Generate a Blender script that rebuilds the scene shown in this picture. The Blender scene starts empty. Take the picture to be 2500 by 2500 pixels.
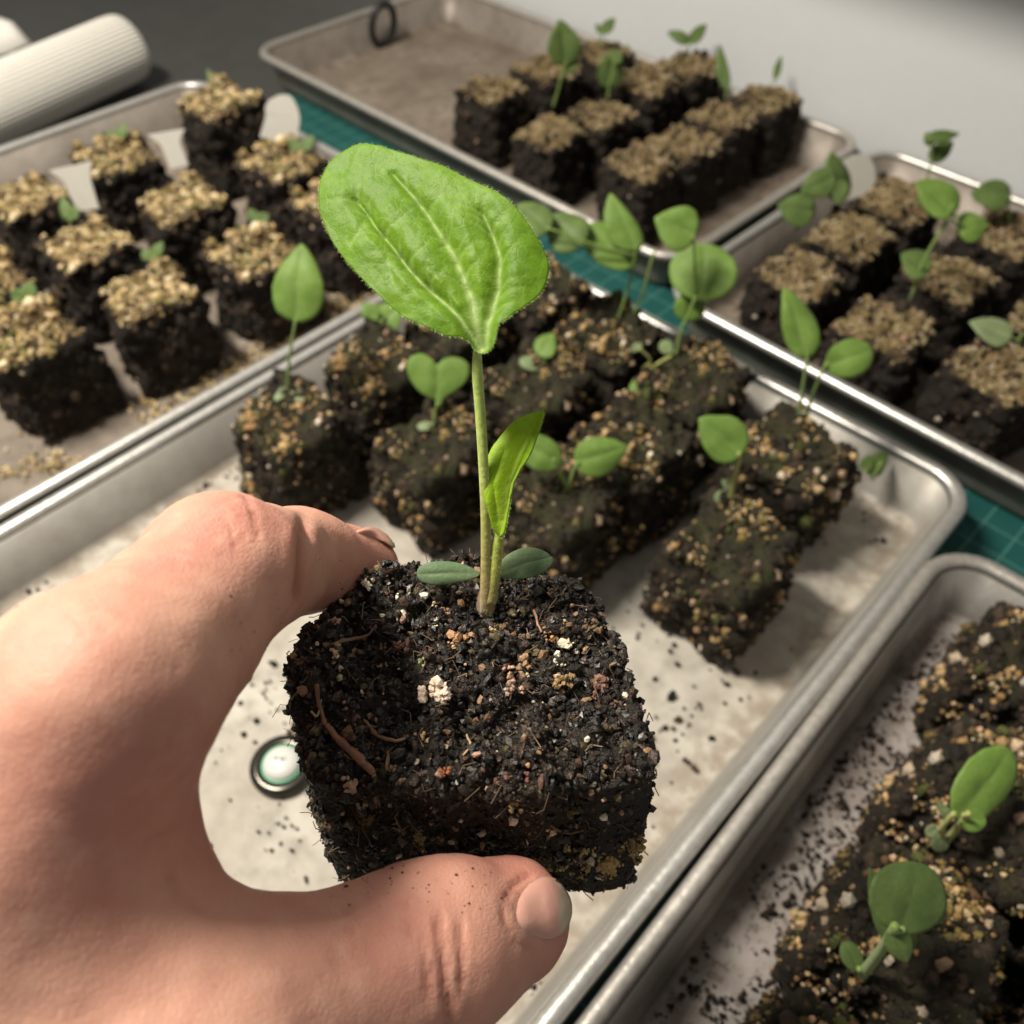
import bpy, math, random
import numpy as np
from mathutils import Vector, Matrix

random.seed(7)
RNG = np.random.default_rng(7)
S2 = math.sqrt(2.0)
scene = bpy.context.scene
COL = scene.collection

# ------------------------------------------------------------------ camera
CAM_Z = 0.265
PITCH = math.radians(49.13)
FPX = 2120.0                       # focal length in pixels of the 2500 px photograph
cam_d = bpy.data.cameras.new('camera')
cam = bpy.data.objects.new('camera', cam_d)
COL.objects.link(cam)
cam.location = (0, 0, CAM_Z)
cam.rotation_euler = (math.pi / 2 - PITCH, 0, 0)
cam_d.sensor_width = 36.0
cam_d.lens = 36.0 * FPX / 2500.0
cam_d.clip_start = 0.004
cam_d.clip_end = 50
cam_d.dof.use_dof = True
cam_d.dof.focus_distance = 0.122
cam_d.dof.aperture_fstop = 30.53 / 1.3
scene.camera = cam

# ------------------------------------------------------------------ world, lamp, exposure
world = bpy.data.worlds.new('World')
scene.world = world
world.use_nodes = True
bg = world.node_tree.nodes['Background']
bg.inputs[0].default_value = (1.0, 0.95, 0.89, 1)
bg.inputs[1].default_value = 0.26

def AB(a, b, z=0.0):
    """tray axes (a along one tray edge, b along the other) in metres -> world"""
    return Vector(((a + b) / S2, (b - a) / S2, z))

lamp_d = bpy.data.lights.new('grow_lamp', 'AREA')
lamp_d.shape = 'RECTANGLE'
lamp_d.size = 0.06
lamp_d.size_y = 0.24
lamp_d.energy = 8.8
lamp_d.color = (1.0, 0.93, 0.81)
lamp = bpy.data.objects.new('grow_lamp', lamp_d)
COL.objects.link(lamp)
lamp.location = AB(-0.40, -0.06, 0.66)
_d = (AB(-0.20, 0.20, 0.03) - lamp.location).normalized()      # a bar of light lying along the a axis
_y = (AB(1, 0, 0) - _d * AB(1, 0, 0).dot(_d)).normalized()
lamp.rotation_euler = Matrix((_y.cross(-_d), _y, -_d)).transposed().to_euler()

scene.view_settings.view_transform = 'Standard'
scene.view_settings.look = 'None'
scene.view_settings.exposure = 0.15
scene.view_settings.gamma = 1.0
scene.cycles.max_bounces = 8
scene.cycles.use_denoising = True

# ------------------------------------------------------------------ helpers
FW = np.array([0, math.cos(PITCH), -math.sin(PITCH)])
UPV = np.array([0, math.sin(PITCH), math.cos(PITCH)])
RT = np.array([1.0, 0, 0])
CAMP = np.array([0, 0, CAM_Z])

def ray(x, y):
    x = np.asarray(x, float); y = np.asarray(y, float)
    return RT * ((x[..., None] - 1250) / FPX) + UPV * ((1250 - y[..., None]) / FPX) + FW

def at(x, y, d):
    """point measured in the photograph at a depth in metres"""
    return CAMP + ray(x, y) * np.asarray(d, float)[..., None]

def at_z(x, y, z):
    r = ray(x, y)
    return CAMP + r * ((z - CAM_Z) / r[..., 2])[..., None]

def at_plane(x, y, p0, n):
    r = ray(x, y)
    n = np.asarray(n, float)
    t = ((np.asarray(p0) - CAMP) @ n) / (r @ n)
    return CAMP + r * t[..., None]

def to_px(P):
    q = np.asarray(P) - CAMP
    z = q @ FW
    return 1250 + FPX * (q @ RT) / z, 1250 - FPX * (q @ UPV) / z, z

def nrm(v):
    v = np.asarray(v, float)
    return v / np.maximum(np.linalg.norm(v, axis=-1, keepdims=True), 1e-12)

def hash3(i, j, k, seed):
    n = (i * 374761393 + j * 668265263 + k * 2147483647 + seed * 1274126177) & 0xFFFFFFFF
    n = ((n ^ (n >> 13)) * 1274126177) & 0xFFFFFFFF
    n = ((n ^ (n >> 16)) * 2246822519) & 0xFFFFFFFF
    return ((n ^ (n >> 15)) & 0xFFFFFF) / float(0xFFFFFF)

def vnoise(P, freq, seed=0):
    q = np.asarray(P) * freq + 1000.0
    i = np.floor(q).astype(np.int64)
    f = q - i
    u = f * f * (3 - 2 * f)
    out = 0
    for dx in (0, 1):
        for dy in (0, 1):
            for dz in (0, 1):
                w = (u[:, 0] if dx else 1 - u[:, 0]) * (u[:, 1] if dy else 1 - u[:, 1]) * (u[:, 2] if dz else 1 - u[:, 2])
                out = out + w * hash3(i[:, 0] + dx, i[:, 1] + dy, i[:, 2] + dz, seed)
    return out * 2 - 1

def fbm(P, freq, octaves=4, seed=0, gain=0.5):
    a, s = 1.0, 0
    for o in range(octaves):
        s = s + a * vnoise(P, freq * 2 ** o, seed + o * 17)
        a *= gain
    return s

def mesh_data(name, V, F, mat=None, smooth=True, attrs=None):
    """F: one array of faces or a list of arrays (tris and quads mixed)"""
    V = np.asarray(V, np.float32)
    Fs = F if isinstance(F, list) else [F]
    Fs = [np.asarray(f, np.int32) for f in Fs if len(f)]
    me = bpy.data.meshes.new(name)
    me.vertices.add(len(V))
    me.vertices.foreach_set('co', V.ravel())
    tot = sum(f.size for f in Fs)
    npoly = sum(len(f) for f in Fs)
    me.loops.add(tot)
    me.loops.foreach_set('vertex_index', np.concatenate([f.ravel() for f in Fs]))
    me.polygons.add(npoly)
    sizes = np.concatenate([np.full(len(f), f.shape[1], np.int32) for f in Fs])
    starts = np.concatenate([[0], np.cumsum(sizes)[:-1]]).astype(np.int32)
    me.polygons.foreach_set('loop_start', starts)
    me.polygons.foreach_set('use_smooth', np.full(npoly, smooth, bool))
    me.update(calc_edges=True)
    me.validate()
    for k, v in (attrs or {}).items():
        v = np.asarray(v, np.float32)
        if v.ndim == 1:
            a = me.attributes.new(k, 'FLOAT', 'POINT')
            a.data.foreach_set('value', v)
        else:
            a = me.attributes.new(k, 'FLOAT_COLOR', 'POINT')
            if v.shape[1] == 3:
                v = np.concatenate([v, np.ones((len(v), 1), np.float32)], 1)
            a.data.foreach_set('color', v.ravel())
    if mat:
        me.materials.append(mat)
    return me

def link(name, me, parent=None, loc=None, kind=None):
    o = bpy.data.objects.new(name, me)
    COL.objects.link(o)
    if parent is not None:
        o.parent = parent
    if loc is not None:
        o.location = loc
    if kind:
        o['kind'] = kind
    return o

def thing(name, label, cat, loc=(0, 0, 0), rotz=0.0, group=None, me=None):
    o = bpy.data.objects.new(name, me)
    COL.objects.link(o)
    o.location = loc
    o.rotation_euler = (0, 0, rotz)
    o['label'] = label
    o['category'] = cat
    if group:
        o['group'] = group
    return o

def join(parts):
    """list of (V,F) with F arrays of equal width -> one"""
    Vs, Fs, n = [], [], 0
    for V, F in parts:
        Vs.append(V); Fs.append(np.asarray(F) + n); n += len(V)
    return np.concatenate(Vs), np.concatenate(Fs)

def rand_rot(n, rng):
    q = nrm(rng.normal(size=(n, 4)))
    w, x, y, z = q.T
    return np.stack([np.stack([1-2*(y*y+z*z), 2*(x*y-z*w), 2*(x*z+y*w)], -1),
                     np.stack([2*(x*y+z*w), 1-2*(x*x+z*z), 2*(y*z-x*w)], -1),
                     np.stack([2*(x*z-y*w), 2*(y*z+x*w), 1-2*(x*x+y*y)], -1)], -2)

t_ = (1 + 5 ** .5) / 2
ICO_V = nrm(np.array([(-1, t_, 0), (1, t_, 0), (-1, -t_, 0), (1, -t_, 0), (0, -1, t_), (0, 1, t_), (0, -1, -t_), (0, 1, -t_),
                      (t_, 0, -1), (t_, 0, 1), (-t_, 0, -1), (-t_, 0, 1)], float))
ICO_F = np.array([(0, 11, 5), (0, 5, 1), (0, 1, 7), (0, 7, 10), (0, 10, 11), (1, 5, 9), (5, 11, 4), (11, 10, 2), (10, 7, 6), (7, 1, 8),
                  (3, 9, 4), (3, 4, 2), (3, 2, 6), (3, 6, 8), (3, 8, 9), (4, 9, 5), (2, 4, 11), (6, 2, 10), (8, 6, 7), (9, 8, 1)])

def grains(P, size, rng, col=None, squash=(0.7, 1.1), jit=0.28, flat=None):
    """irregular crumbs: one jittered 20-face pebble per point"""
    n = len(P)
    base = ICO_V[None] * (1 + rng.uniform(-jit, jit, (n, 12, 1)))
    sc = rng.uniform(squash[0], squash[1], (n, 1, 3))
    if flat is not None:
        sc[:, :, 2] *= flat
    base = base * sc * np.asarray(size).reshape(-1, 1, 1) if np.ndim(size) else base * sc * size
    V = np.einsum('nij,nkj->nki', rand_rot(n, rng), base) + P[:, None]
    F = (ICO_F[None] + (np.arange(n) * 12)[:, None, None]).reshape(-1, 3)
    at_ = {}
    if col is not None:
        at_['tint'] = np.repeat(col, 12, axis=0)
    return V.reshape(-1, 3), F, at_

def tube(P, R, n=10, cap=True):
    """tube through points P with radii R"""
    P = np.asarray(P, float)
    m = len(P)
    R = np.broadcast_to(np.asarray(R, float), (m,))
    T = nrm(np.gradient(P, axis=0))
    ref = np.array([0.3, 1, 0.2])
    if abs(T[0] @ nrm(ref)) > .9:
        ref = np.array([1., 0, 0])
    N = []
    u = nrm(np.cross(T[0], ref))
    for i in range(m):
        u = nrm(u - T[i] * (u @ T[i]))
        N.append(u)
    N = np.array(N)
    B = np.cross(T, N)
    a = np.linspace(0, 2 * np.pi, n, endpoint=False)
    V = P[:, None] + R[:, None, None] * (N[:, None] * np.cos(a)[None, :, None] + B[:, None] * np.sin(a)[None, :, None])
    V = V.reshape(-1, 3)
    F = []
    for i in range(m - 1):
        for j in range(n):
            F.append((i * n + j, i * n + (j + 1) % n, (i + 1) * n + (j + 1) % n, (i + 1) * n + j))
    F = np.array(F)
    tris = []
    if cap:
        V = np.concatenate([V, [P[0] - T[0] * R[0] * .5], [P[-1] + T[-1] * R[-1] * .5]])
        for j in range(n):
            tris.append((len(V) - 2, (j + 1) % n, j))
            tris.append((len(V) - 1, (m - 1) * n + j, (m - 1) * n + (j + 1) % n))
    return V, F, np.array(tris) if tris else np.zeros((0, 3), int)

def spline(P, n):
    """Catmull-Rom through points"""
    P = np.asarray(P, float)
    if len(P) == 2:
        t = np.linspace(0, 1, n)[:, None]
        return P[0] * (1 - t) + P[1] * t
    Q = np.vstack([2 * P[0] - P[1], P, 2 * P[-1] - P[-2]])
    out = []
    for t in np.linspace(0, len(P) - 1 - 1e-9, n):
        i = int(t); f = t - i
        a, b, c, d = Q[i:i + 4]
        out.append(.5 * ((2 * b) + (c - a) * f + (2 * a - 5 * b + 4 * c - d) * f * f + (3 * b - a - 3 * c + d) * f ** 3))
    return np.array(out)

# ------------------------------------------------------------------ materials
def new_mat(name):
    m = bpy.data.materials.new(name)
    m.use_nodes = True
    nt = m.node_tree
    return m, nt, nt.nodes['Principled BSDF']

def nd(nt, t, **kw):
    n = nt.nodes.new(t)
    for k, v in kw.items():
        if k.startswith('i_'):
            key = k[2:]
            n.inputs[int(key) if key.isdigit() else key.replace('_', ' ')].default_value = v
        else:
            setattr(n, k, v)
    return n

def noise(nt, scale, detail=4, rough=.55, vec=None):
    n = nd(nt, 'ShaderNodeTexNoise')
    n.inputs['Scale'].default_value = scale
    n.inputs['Detail'].default_value = detail
    n.inputs['Roughness'].default_value = rough
    if vec is not None:
        nt.links.new(vec, n.inputs['Vector'])
    return n

def ramp(nt, fac, stops):
    r = nd(nt, 'ShaderNodeValToRGB')
    e = r.color_ramp.elements
    while len(e) < len(stops):
        e.new(.5)
    for el, (p, c) in zip(e, stops):
        el.position = p
        el.color = tuple(c) + (1,) if len(c) == 3 else c
    nt.links.new(fac, r.inputs[0])
    return r

def mix(nt, a, b, fac, blend='MIX'):
    m = nd(nt, 'ShaderNodeMix', data_type='RGBA', blend_type=blend)
    for s, v in ((m.inputs[0], fac), (m.inputs[6], a), (m.inputs[7], b)):
        if isinstance(v, (int, float)):
            s.default_value = v
        elif isinstance(v, tuple):
            s.default_value = v + (1,) if len(v) == 3 else v
        else:
            nt.links.new(v, s)
    return m.outputs[2]

def math_(nt, op, a, b=None):
    m = nd(nt, 'ShaderNodeMath', operation=op)
    for s, v in zip(m.inputs, (a, b)):
        if v is None:
            continue
        if isinstance(v, (int, float)):
            s.default_value = v
        else:
            nt.links.new(v, s)
    return m.outputs[0]

def bump(nt, height, strength, dist, bsdf, normal=None):
    b = nd(nt, 'ShaderNodeBump')
    b.inputs['Strength'].default_value = strength
    b.inputs['Distance'].default_value = dist
    nt.links.new(height, b.inputs['Height'])
    if normal is not None:
        nt.links.new(normal, b.inputs['Normal'])
    if bsdf is not None:
        nt.links.new(b.outputs[0], bsdf.inputs['Normal'])
    return b.outputs[0]

def coords(nt, which='Object'):
    return nd(nt, 'ShaderNodeTexCoord').outputs[which]

def soil_mat(name, dark, mid, light, moss=None):
    m, nt, b = new_mat(name)
    vec = coords(nt)
    n1 = noise(nt, 160, 6, .65, vec)
    n2 = noise(nt, 900, 4, .6, vec)
    c = ramp(nt, n1.outputs[0], [(.34, dark), (.55, mid), (.74, light)]).outputs[0]
    sp = ramp(nt, n2.outputs[0], [(.60, (0, 0, 0)), (.70, (1, 1, 1))]).outputs[0]
    c = mix(nt, c, tuple(min(1, 2.2 * x) for x in light), math_(nt, 'MULTIPLY', sp, .5))
    if moss:
        at_ = nd(nt, 'ShaderNodeAttribute', attribute_name='moss')
        n3 = noise(nt, 110, 5, .6, vec)
        mk = ramp(nt, n3.outputs[0], [(.36, (0, 0, 0)), (.54, (1, 1, 1))]).outputs[0]
        c = mix(nt, c, moss, math_(nt, 'MULTIPLY', at_.outputs['Fac'], mk))
    nt.links.new(c, b.inputs['Base Color'])
    b.inputs['Roughness'].default_value = .88
    b.inputs['Specular IOR Level'].default_value = .35
    h = math_(nt, 'ADD', n1.outputs[0], n2.outputs[0])
    bump(nt, h, .9, .0012, b)
    return m

M = {}
M['soil'] = soil_mat('potting_soil', (.005, .0037, .003), (.014, .010, .007), (.042, .028, .018), (.20, .135, .060))
M['soil_moss'] = soil_mat('mossy_soil', (.006, .0042, .003), (.016, .011, .007), (.060, .039, .023), (.028, .028, .009))
M['soil_wet'] = soil_mat('wet_soil', (.004, .003, .0027), (.011, .0075, .006), (.050, .030, .021), (.026, .021, .009))
M['soil_wet'].node_tree.nodes['Principled BSDF'].inputs['Roughness'].default_value = .6

def tint_mat(name, rough=.8, spec=.3, bump_s=700, sss=0, coat=0):
    m, nt, b = new_mat(name)
    a = nd(nt, 'ShaderNodeAttribute', attribute_name='tint')
    n = noise(nt, bump_s, 4, .6, coords(nt))
    v = ramp(nt, n.outputs[0], [(.3, (.62, .62, .62)), (.7, (1.2, 1.15, 1.05))]).outputs[0]
    nt.links.new(mix(nt, a.outputs['Color'], v, 1.0, 'MULTIPLY'), b.inputs['Base Color'])
    b.inputs['Roughness'].default_value = rough
    b.inputs['Specular IOR Level'].default_value = spec
    if coat:
        b.inputs['Coat Weight'].default_value = coat
        b.inputs['Coat Roughness'].default_value = .25
    bump(nt, n.outputs[0], .6, .0006, b)
    return m

M['grain'] = tint_mat('grain')
M['wet_grain'] = tint_mat('damp_grain', .45, .5, 1800, coat=.2)
M['fleck'] = tint_mat('pale_fleck', .75, .4, 1500)

def tray_mat(name, base, dep, dirt, dirt_amt, metal=.75, rough=.42, speck=.70):
    m, nt, b = new_mat(name)
    vec = coords(nt)
    at_ = nd(nt, 'ShaderNodeAttribute', attribute_name='deposit')
    eg = nd(nt, 'ShaderNodeAttribute', attribute_name='edge')
    n1 = noise(nt, 22, 7, .62, vec)
    n2 = noise(nt, 120, 5, .6, vec)
    n3 = noise(nt, 420, 3, .6, vec)
    st = ramp(nt, n1.outputs[0], [(.35, (0, 0, 0)), (.65, (1, 1, 1))]).outputs[0]
    c = mix(nt, base, tuple(x * .72 for x in base), st)
    fl = mix(nt, dep, tuple(x * .70 for x in dep), ramp(nt, n2.outputs[0], [(.40, (0, 0, 0)), (.68, (1, 1, 1))]).outputs[0])
    k = mix(nt, (0, 0, 0), (1, 1, 1), math_(nt, 'MULTIPLY', st, dirt_amt))
    dm = math_(nt, 'MULTIPLY', ramp(nt, n2.outputs[0], [(.45, (0, 0, 0)), (.70, (1, 1, 1))]).outputs[0], .8)
    k2 = math_(nt, 'MAXIMUM', math_(nt, 'MULTIPLY', dm, dirt_amt), math_(nt, 'MULTIPLY', st, dirt_amt))
    ek = math_(nt, 'MULTIPLY', eg.outputs['Fac'], ramp(nt, n2.outputs[0], [(.38, (.25, .25, .25)), (.60, (1, 1, 1))]).outputs[0])
    fl = mix(nt, fl, dirt, math_(nt, 'MAXIMUM', k2, ek))
    spk = ramp(nt, n3.outputs[0], [(speck, (0, 0, 0)), (speck + .05, (1, 1, 1))]).outputs[0]
    fl = mix(nt, fl, (.045, .032, .022), math_(nt, 'MULTIPLY', spk, .55))
    c = mix(nt, c, dirt, math_(nt, 'MULTIPLY', dm, .45))
    c = mix(nt, c, fl, at_.outputs['Fac'])
    nt.links.new(c, b.inputs['Base Color'])
    inv = math_(nt, 'SUBTRACT', 1.0, at_.outputs['Fac'])
    nt.links.new(math_(nt, 'MULTIPLY', inv, metal), b.inputs['Metallic'])
    rg = math_(nt, 'ADD', math_(nt, 'MULTIPLY', at_.outputs['Fac'], .25), math_(nt, 'ADD', rough - .06, math_(nt, 'MULTIPLY', n2.outputs[0], .12)))
    nt.links.new(rg, b.inputs['Roughness'])
    bump(nt, math_(nt, 'ADD', n2.outputs[0], n3.outputs[0]), .12, .0006, b)
    return m

M['tray_clean'] = tray_mat('pan_metal_clean', (.33, .315, .29), (.47, .44, .38), (.25, .205, .16), .55, .5, .5)
M['tray_brown'] = tray_mat('pan_metal_brown', (.30, .265, .23), (.235, .195, .155), (.11, .082, .060), .9, .5, .5)
M['tray_grey'] = tray_mat('pan_metal_grey', (.40, .38, .35), (.40, .37, .35), (.17, .13, .105), .7, speck=.575)

def simple(name, col, rough=.5, metal=0, spec=.5, bump_scale=None, bump_amt=.1, bump_dist=.0005, var=0.0):
    m, nt, b = new_mat(name)
    b.inputs['Base Color'].default_value = col + (1,)
    b.inputs['Roughness'].default_value = rough
    b.inputs['Metallic'].default_value = metal
    b.inputs['Specular IOR Level'].default_value = spec
    if bump_scale:
        n = noise(nt, bump_scale, 5, .6, coords(nt))
        bump(nt, n.outputs[0], bump_amt, bump_dist, b)
        if var:
            c = mix(nt, tuple(x * (1 - var) for x in col), tuple(min(1, x * (1 + var)) for x in col), n.outputs[0])
            nt.links.new(c, b.inputs['Base Color'])
    return m

M['rim'] = simple('rolled_rim_metal', (.54, .525, .495), .37, .7, .5, 420, .35, .0005, .35)
M['rim_dull'] = simple('rolled_rim_dull', (.48, .45, .41), .46, .7, .5, 420, .4, .0005, .4)
M['table'] = simple('dark_table_top', (.050, .050, .046), .55, 0, .4, 60, .1, .0004, .25)
M['wall'] = simple('white_wall_paint', (.55, .565, .575), .7, 0, .3, 150, .05, .0004, .03)
M['shade_board'] = simple('added_board', (.5, .48, .44), .7)
M['roll'] = simple('ribbed_white_plastic', (.68, .66, .61), .55, 0, .4, 300, .1, .0003, .06)
M['black_rubber'] = simple('black_rubber', (.012, .012, .012), .5, 0, .5)
M['tag'] = simple('white_tag_plastic', (.62, .60, .54), .45, 0, .5, 200, .1, .0003, .08)
M['tag'].node_tree.nodes['Principled BSDF'].inputs['Transmission Weight'].default_value = .15

def mat_cutting():
    m, nt, b = new_mat('cutting_mat_green')
    vec = coords(nt)
    sep = nd(nt, 'ShaderNodeSeparateXYZ')
    nt.links.new(vec, sep.inputs[0])
    lines = []
    for ax in (0, 1):
        f = math_(nt, 'FRACT', math_(nt, 'MULTIPLY', sep.outputs[ax], 1 / .0127))
        lines.append(math_(nt, 'LESS_THAN', f, .045))
    ln = math_(nt, 'MAXIMUM', lines[0], lines[1])
    n = noise(nt, 90, 4, .6, vec)
    c = mix(nt, (.006, .055, .052), (.010, .080, .074), n.outputs[0])
    c = mix(nt, c, (.10, .26, .21), math_(nt, 'MULTIPLY', ln, .6))
    nt.links.new(c, b.inputs['Base Color'])
    b.inputs['Roughness'].default_value = .5
    bump(nt, noise(nt, 1500, 2, .5, vec).outputs[0], .15, .0002, b)
    return m
M['mat'] = mat_cutting()

def leaf_mat(name, c_lo, c_hi, c_vein, trans=.35, rough=.52, fuzz=.06):
    m, nt, b = new_mat(name)
    vec = coords(nt)
    n1 = noise(nt, 140, 5, .6, vec)
    n2 = noise(nt, 1300, 3, .6, vec)
    at_ = nd(nt, 'ShaderNodeAttribute', attribute_name='vein')
    c = mix(nt, c_lo, c_hi, ramp(nt, n1.outputs[0], [(.35, (0, 0, 0)), (.65, (1, 1, 1))]).outputs[0])
    c = mix(nt, c, tuple(x * .8 for x in c_lo), ramp(nt, n2.outputs[0], [(.45, (0, 0, 0)), (.75, (.5, .5, .5))]).outputs[0])
    vo = nd(nt, 'ShaderNodeTexVoronoi', feature='DISTANCE_TO_EDGE')
    vo.inputs['Scale'].default_value = 620
    wn = noise(nt, 300, 2, .5, vec)
    sc = nd(nt, 'ShaderNodeVectorMath', operation='SCALE'); sc.inputs[3].default_value = .0018
    ad = nd(nt, 'ShaderNodeVectorMath', operation='ADD')
    nt.links.new(wn.outputs[1], sc.inputs[0]); nt.links.new(vec, ad.inputs[0]); nt.links.new(sc.outputs[0], ad.inputs[1])
    nt.links.new(ad.outputs[0], vo.inputs['Vector'])
    net = ramp(nt, vo.outputs['Distance'], [(.0, (1, 1, 1)), (.10, (0, 0, 0))]).outputs[0]
    c = mix(nt, c, c_vein, math_(nt, 'MULTIPLY', net, .06))
    c = mix(nt, c, c_vein, at_.outputs['Fac'])
    nt.links.new(c, b.inputs['Base Color'])
    b.inputs['Roughness'].default_value = rough
    b.inputs['Specular IOR Level'].default_value = .28
    b.inputs['Sheen Weight'].default_value = fuzz
    b.inputs['Sheen Roughness'].default_value = .5
    nn = bump(nt, math_(nt, 'SUBTRACT', math_(nt, 'ADD', math_(nt, 'MULTIPLY', n1.outputs[0], .7), math_(nt, 'MULTIPLY', n2.outputs[0], .4)), math_(nt, 'MULTIPLY', net, .07)), .45, .0005, b)
    t = nd(nt, 'ShaderNodeBsdfTranslucent')
    tc = mix(nt, c, (.42, .60, .04), .45)
    nt.links.new(tc, t.inputs[0])
    nt.links.new(nn, t.inputs['Normal'])
    ms = nd(nt, 'ShaderNodeMixShader')
    ms.inputs[0].default_value = trans
    nt.links.new(b.outputs[0], ms.inputs[1])
    nt.links.new(t.outputs[0], ms.inputs[2])
    nt.links.new(ms.outputs[0], nt.nodes['Material Output'].inputs[0])
    return m

M['leaf_big'] = leaf_mat('broad_leaf', (.110, .235, .004), (.165, .315, .010), (.52, .64, .26), .38)
M['leaf_new'] = leaf_mat('young_leaf', (.25, .42, .008), (.36, .54, .018), (.52, .64, .12), .42)
M['leaf_cot'] = leaf_mat('seed_leaf', (.10, .16, .075), (.17, .24, .12), (.25, .32, .18), .12, .6)
M['leaf_mid'] = leaf_mat('seedling_leaf', (.135, .235, .042), (.20, .32, .068), (.27, .38, .12), .32)
M['leaf_dim'] = leaf_mat('dull_leaf', (.095, .150, .042), (.145, .215, .062), (.19, .26, .095), .28)
M['leaf_pale'] = leaf_mat('pale_leaf', (.17, .22, .10), (.25, .31, .16), (.32, .38, .22), .2)

def stem_mat():
    m, nt, b = new_mat('seedling_stem')
    a = nd(nt, 'ShaderNodeAttribute', attribute_name='tint')
    n = noise(nt, 900, 4, .6, coords(nt))
    v = ramp(nt, n.outputs[0], [(.35, (.8, .8, .75)), (.65, (1.1, 1.1, 1.1))]).outputs[0]
    nt.links.new(mix(nt, a.outputs['Color'], v, 1.0, 'MULTIPLY'), b.inputs['Base Color'])
    b.inputs['Roughness'].default_value = .5
    b.inputs['Subsurface Weight'].default_value = .25
    b.inputs['Subsurface Radius'].default_value = (.6, .8, .2)
    b.inputs['Subsurface Scale'].default_value = .0012
    b.inputs['Sheen Weight'].default_value = .2
    bump(nt, n.outputs[0], .4, .0004, b)
    return m
M['stem'] = stem_mat()
M['hair'] = simple('plant_hair', (.34, .46, .16), .6)

def skin_mat():
    m, nt, b = new_mat('skin')
    vec = coords(nt)
    n1 = noise(nt, 45, 5, .6, vec)
    n2 = noise(nt, 260, 4, .6, vec)
    red = nd(nt, 'ShaderNodeAttribute', attribute_name='red')
    crease = nd(nt, 'ShaderNodeAttribute', attribute_name='crease')
    c = mix(nt, (.62, .355, .260), (.50, .240, .180), ramp(nt, n1.outputs[0], [(.40, (0, 0, 0)), (.60, (1, 1, 1))]).outputs[0])
    c = mix(nt, c, (.66, .41, .31), ramp(nt, n2.outputs[0], [(.52, (0, 0, 0)), (.72, (.5, .5, .5))]).outputs[0])
    c = mix(nt, c, (.50, .17, .13), math_(nt, 'MULTIPLY', red.outputs['Fac'], .6))
    c = mix(nt, c, (.36, .13, .09), math_(nt, 'MULTIPLY', crease.outputs['Fac'], .5))
    n5 = noise(nt, 700, 1, .5, vec)
    fr = ramp(nt, n5.outputs[0], [(.76, (0, 0, 0)), (.80, (1, 1, 1))]).outputs[0]
    c = mix(nt, c, (.30, .13, .075), math_(nt, 'MULTIPLY', fr, .25))
    nt.links.new(c, b.inputs['Base Color'])
    b.inputs['Roughness'].default_value = .55
    b.inputs['Specular IOR Level'].default_value = .28
    b.inputs['Subsurface Weight'].default_value = .35
    b.inputs['Subsurface Radius'].default_value = (1.0, .38, .22)
    b.inputs['Subsurface Scale'].default_value = .0035
    vo = nd(nt, 'ShaderNodeTexVoronoi', feature='DISTANCE_TO_EDGE')
    vo.inputs['Scale'].default_value = 1500
    nz = noise(nt, 500, 2, .5, vec)
    wv = nd(nt, 'ShaderNodeVectorMath', operation='ADD')
    sc = nd(nt, 'ShaderNodeVectorMath', operation='SCALE')
    sc.inputs[3].default_value = .0016
    nt.links.new(nz.outputs[1], sc.inputs[0])
    nt.links.new(vec, wv.inputs[0]); nt.links.new(sc.outputs[0], wv.inputs[1])
    nt.links.new(wv.outputs[0], vo.inputs['Vector'])
    vh = ramp(nt, vo.outputs['Distance'], [(0.0, (0, 0, 0)), (.18, (1, 1, 1))]).outputs[0]
    h = math_(nt, 'ADD', math_(nt, 'MULTIPLY', vh, .24), math_(nt, 'MULTIPLY', n2.outputs[0], .9))
    h = math_(nt, 'SUBTRACT', h, math_(nt, 'MULTIPLY', crease.outputs['Fac'], 1.2))
    bump(nt, h, .36, .0004, b)
    return m
M['skin'] = skin_mat()

def nail_mat():
    m, nt, b = new_mat('fingernail')
    a = nd(nt, 'ShaderNodeAttribute', attribute_name='free')
    c = mix(nt, (.62, .315, .25), (.57, .46, .33), a.outputs['Fac'])
    nt.links.new(c, b.inputs['Base Color'])
    b.inputs['Roughness'].default_value = .34
    b.inputs['Subsurface Weight'].default_value = .3
    b.inputs['Subsurface Radius'].default_value = (1, .5, .35)
    b.inputs['Subsurface Scale'].default_value = .002
    b.inputs['Coat Weight'].default_value = .12
    nz_ = noise(nt, 500, 3, .6, coords(nt))
    bump(nt, nz_.outputs[0], .25, .0003, b)
    return m
M['nail'] = nail_mat()

# ------------------------------------------------------------------ setting: table, mat, wall, added shading board
def box_mesh(name, x0, x1, y0, y1, z0, z1, mat, bev=0.0):
    V = np.array([(x, y, z) for z in (z0, z1) for y in (y0, y1) for x in (x0, x1)], float)
    F = np.array([(0, 2, 3, 1), (4, 5, 7, 6), (0, 1, 5, 4), (2, 6, 7, 3), (0, 4, 6, 2), (1, 3, 7, 5)])
    return mesh_data(name, V, F, mat, smooth=False)

RZ = -math.pi / 4
def tray_frame(o):
    o.rotation_euler = (0, 0, RZ)
    return o

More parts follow.
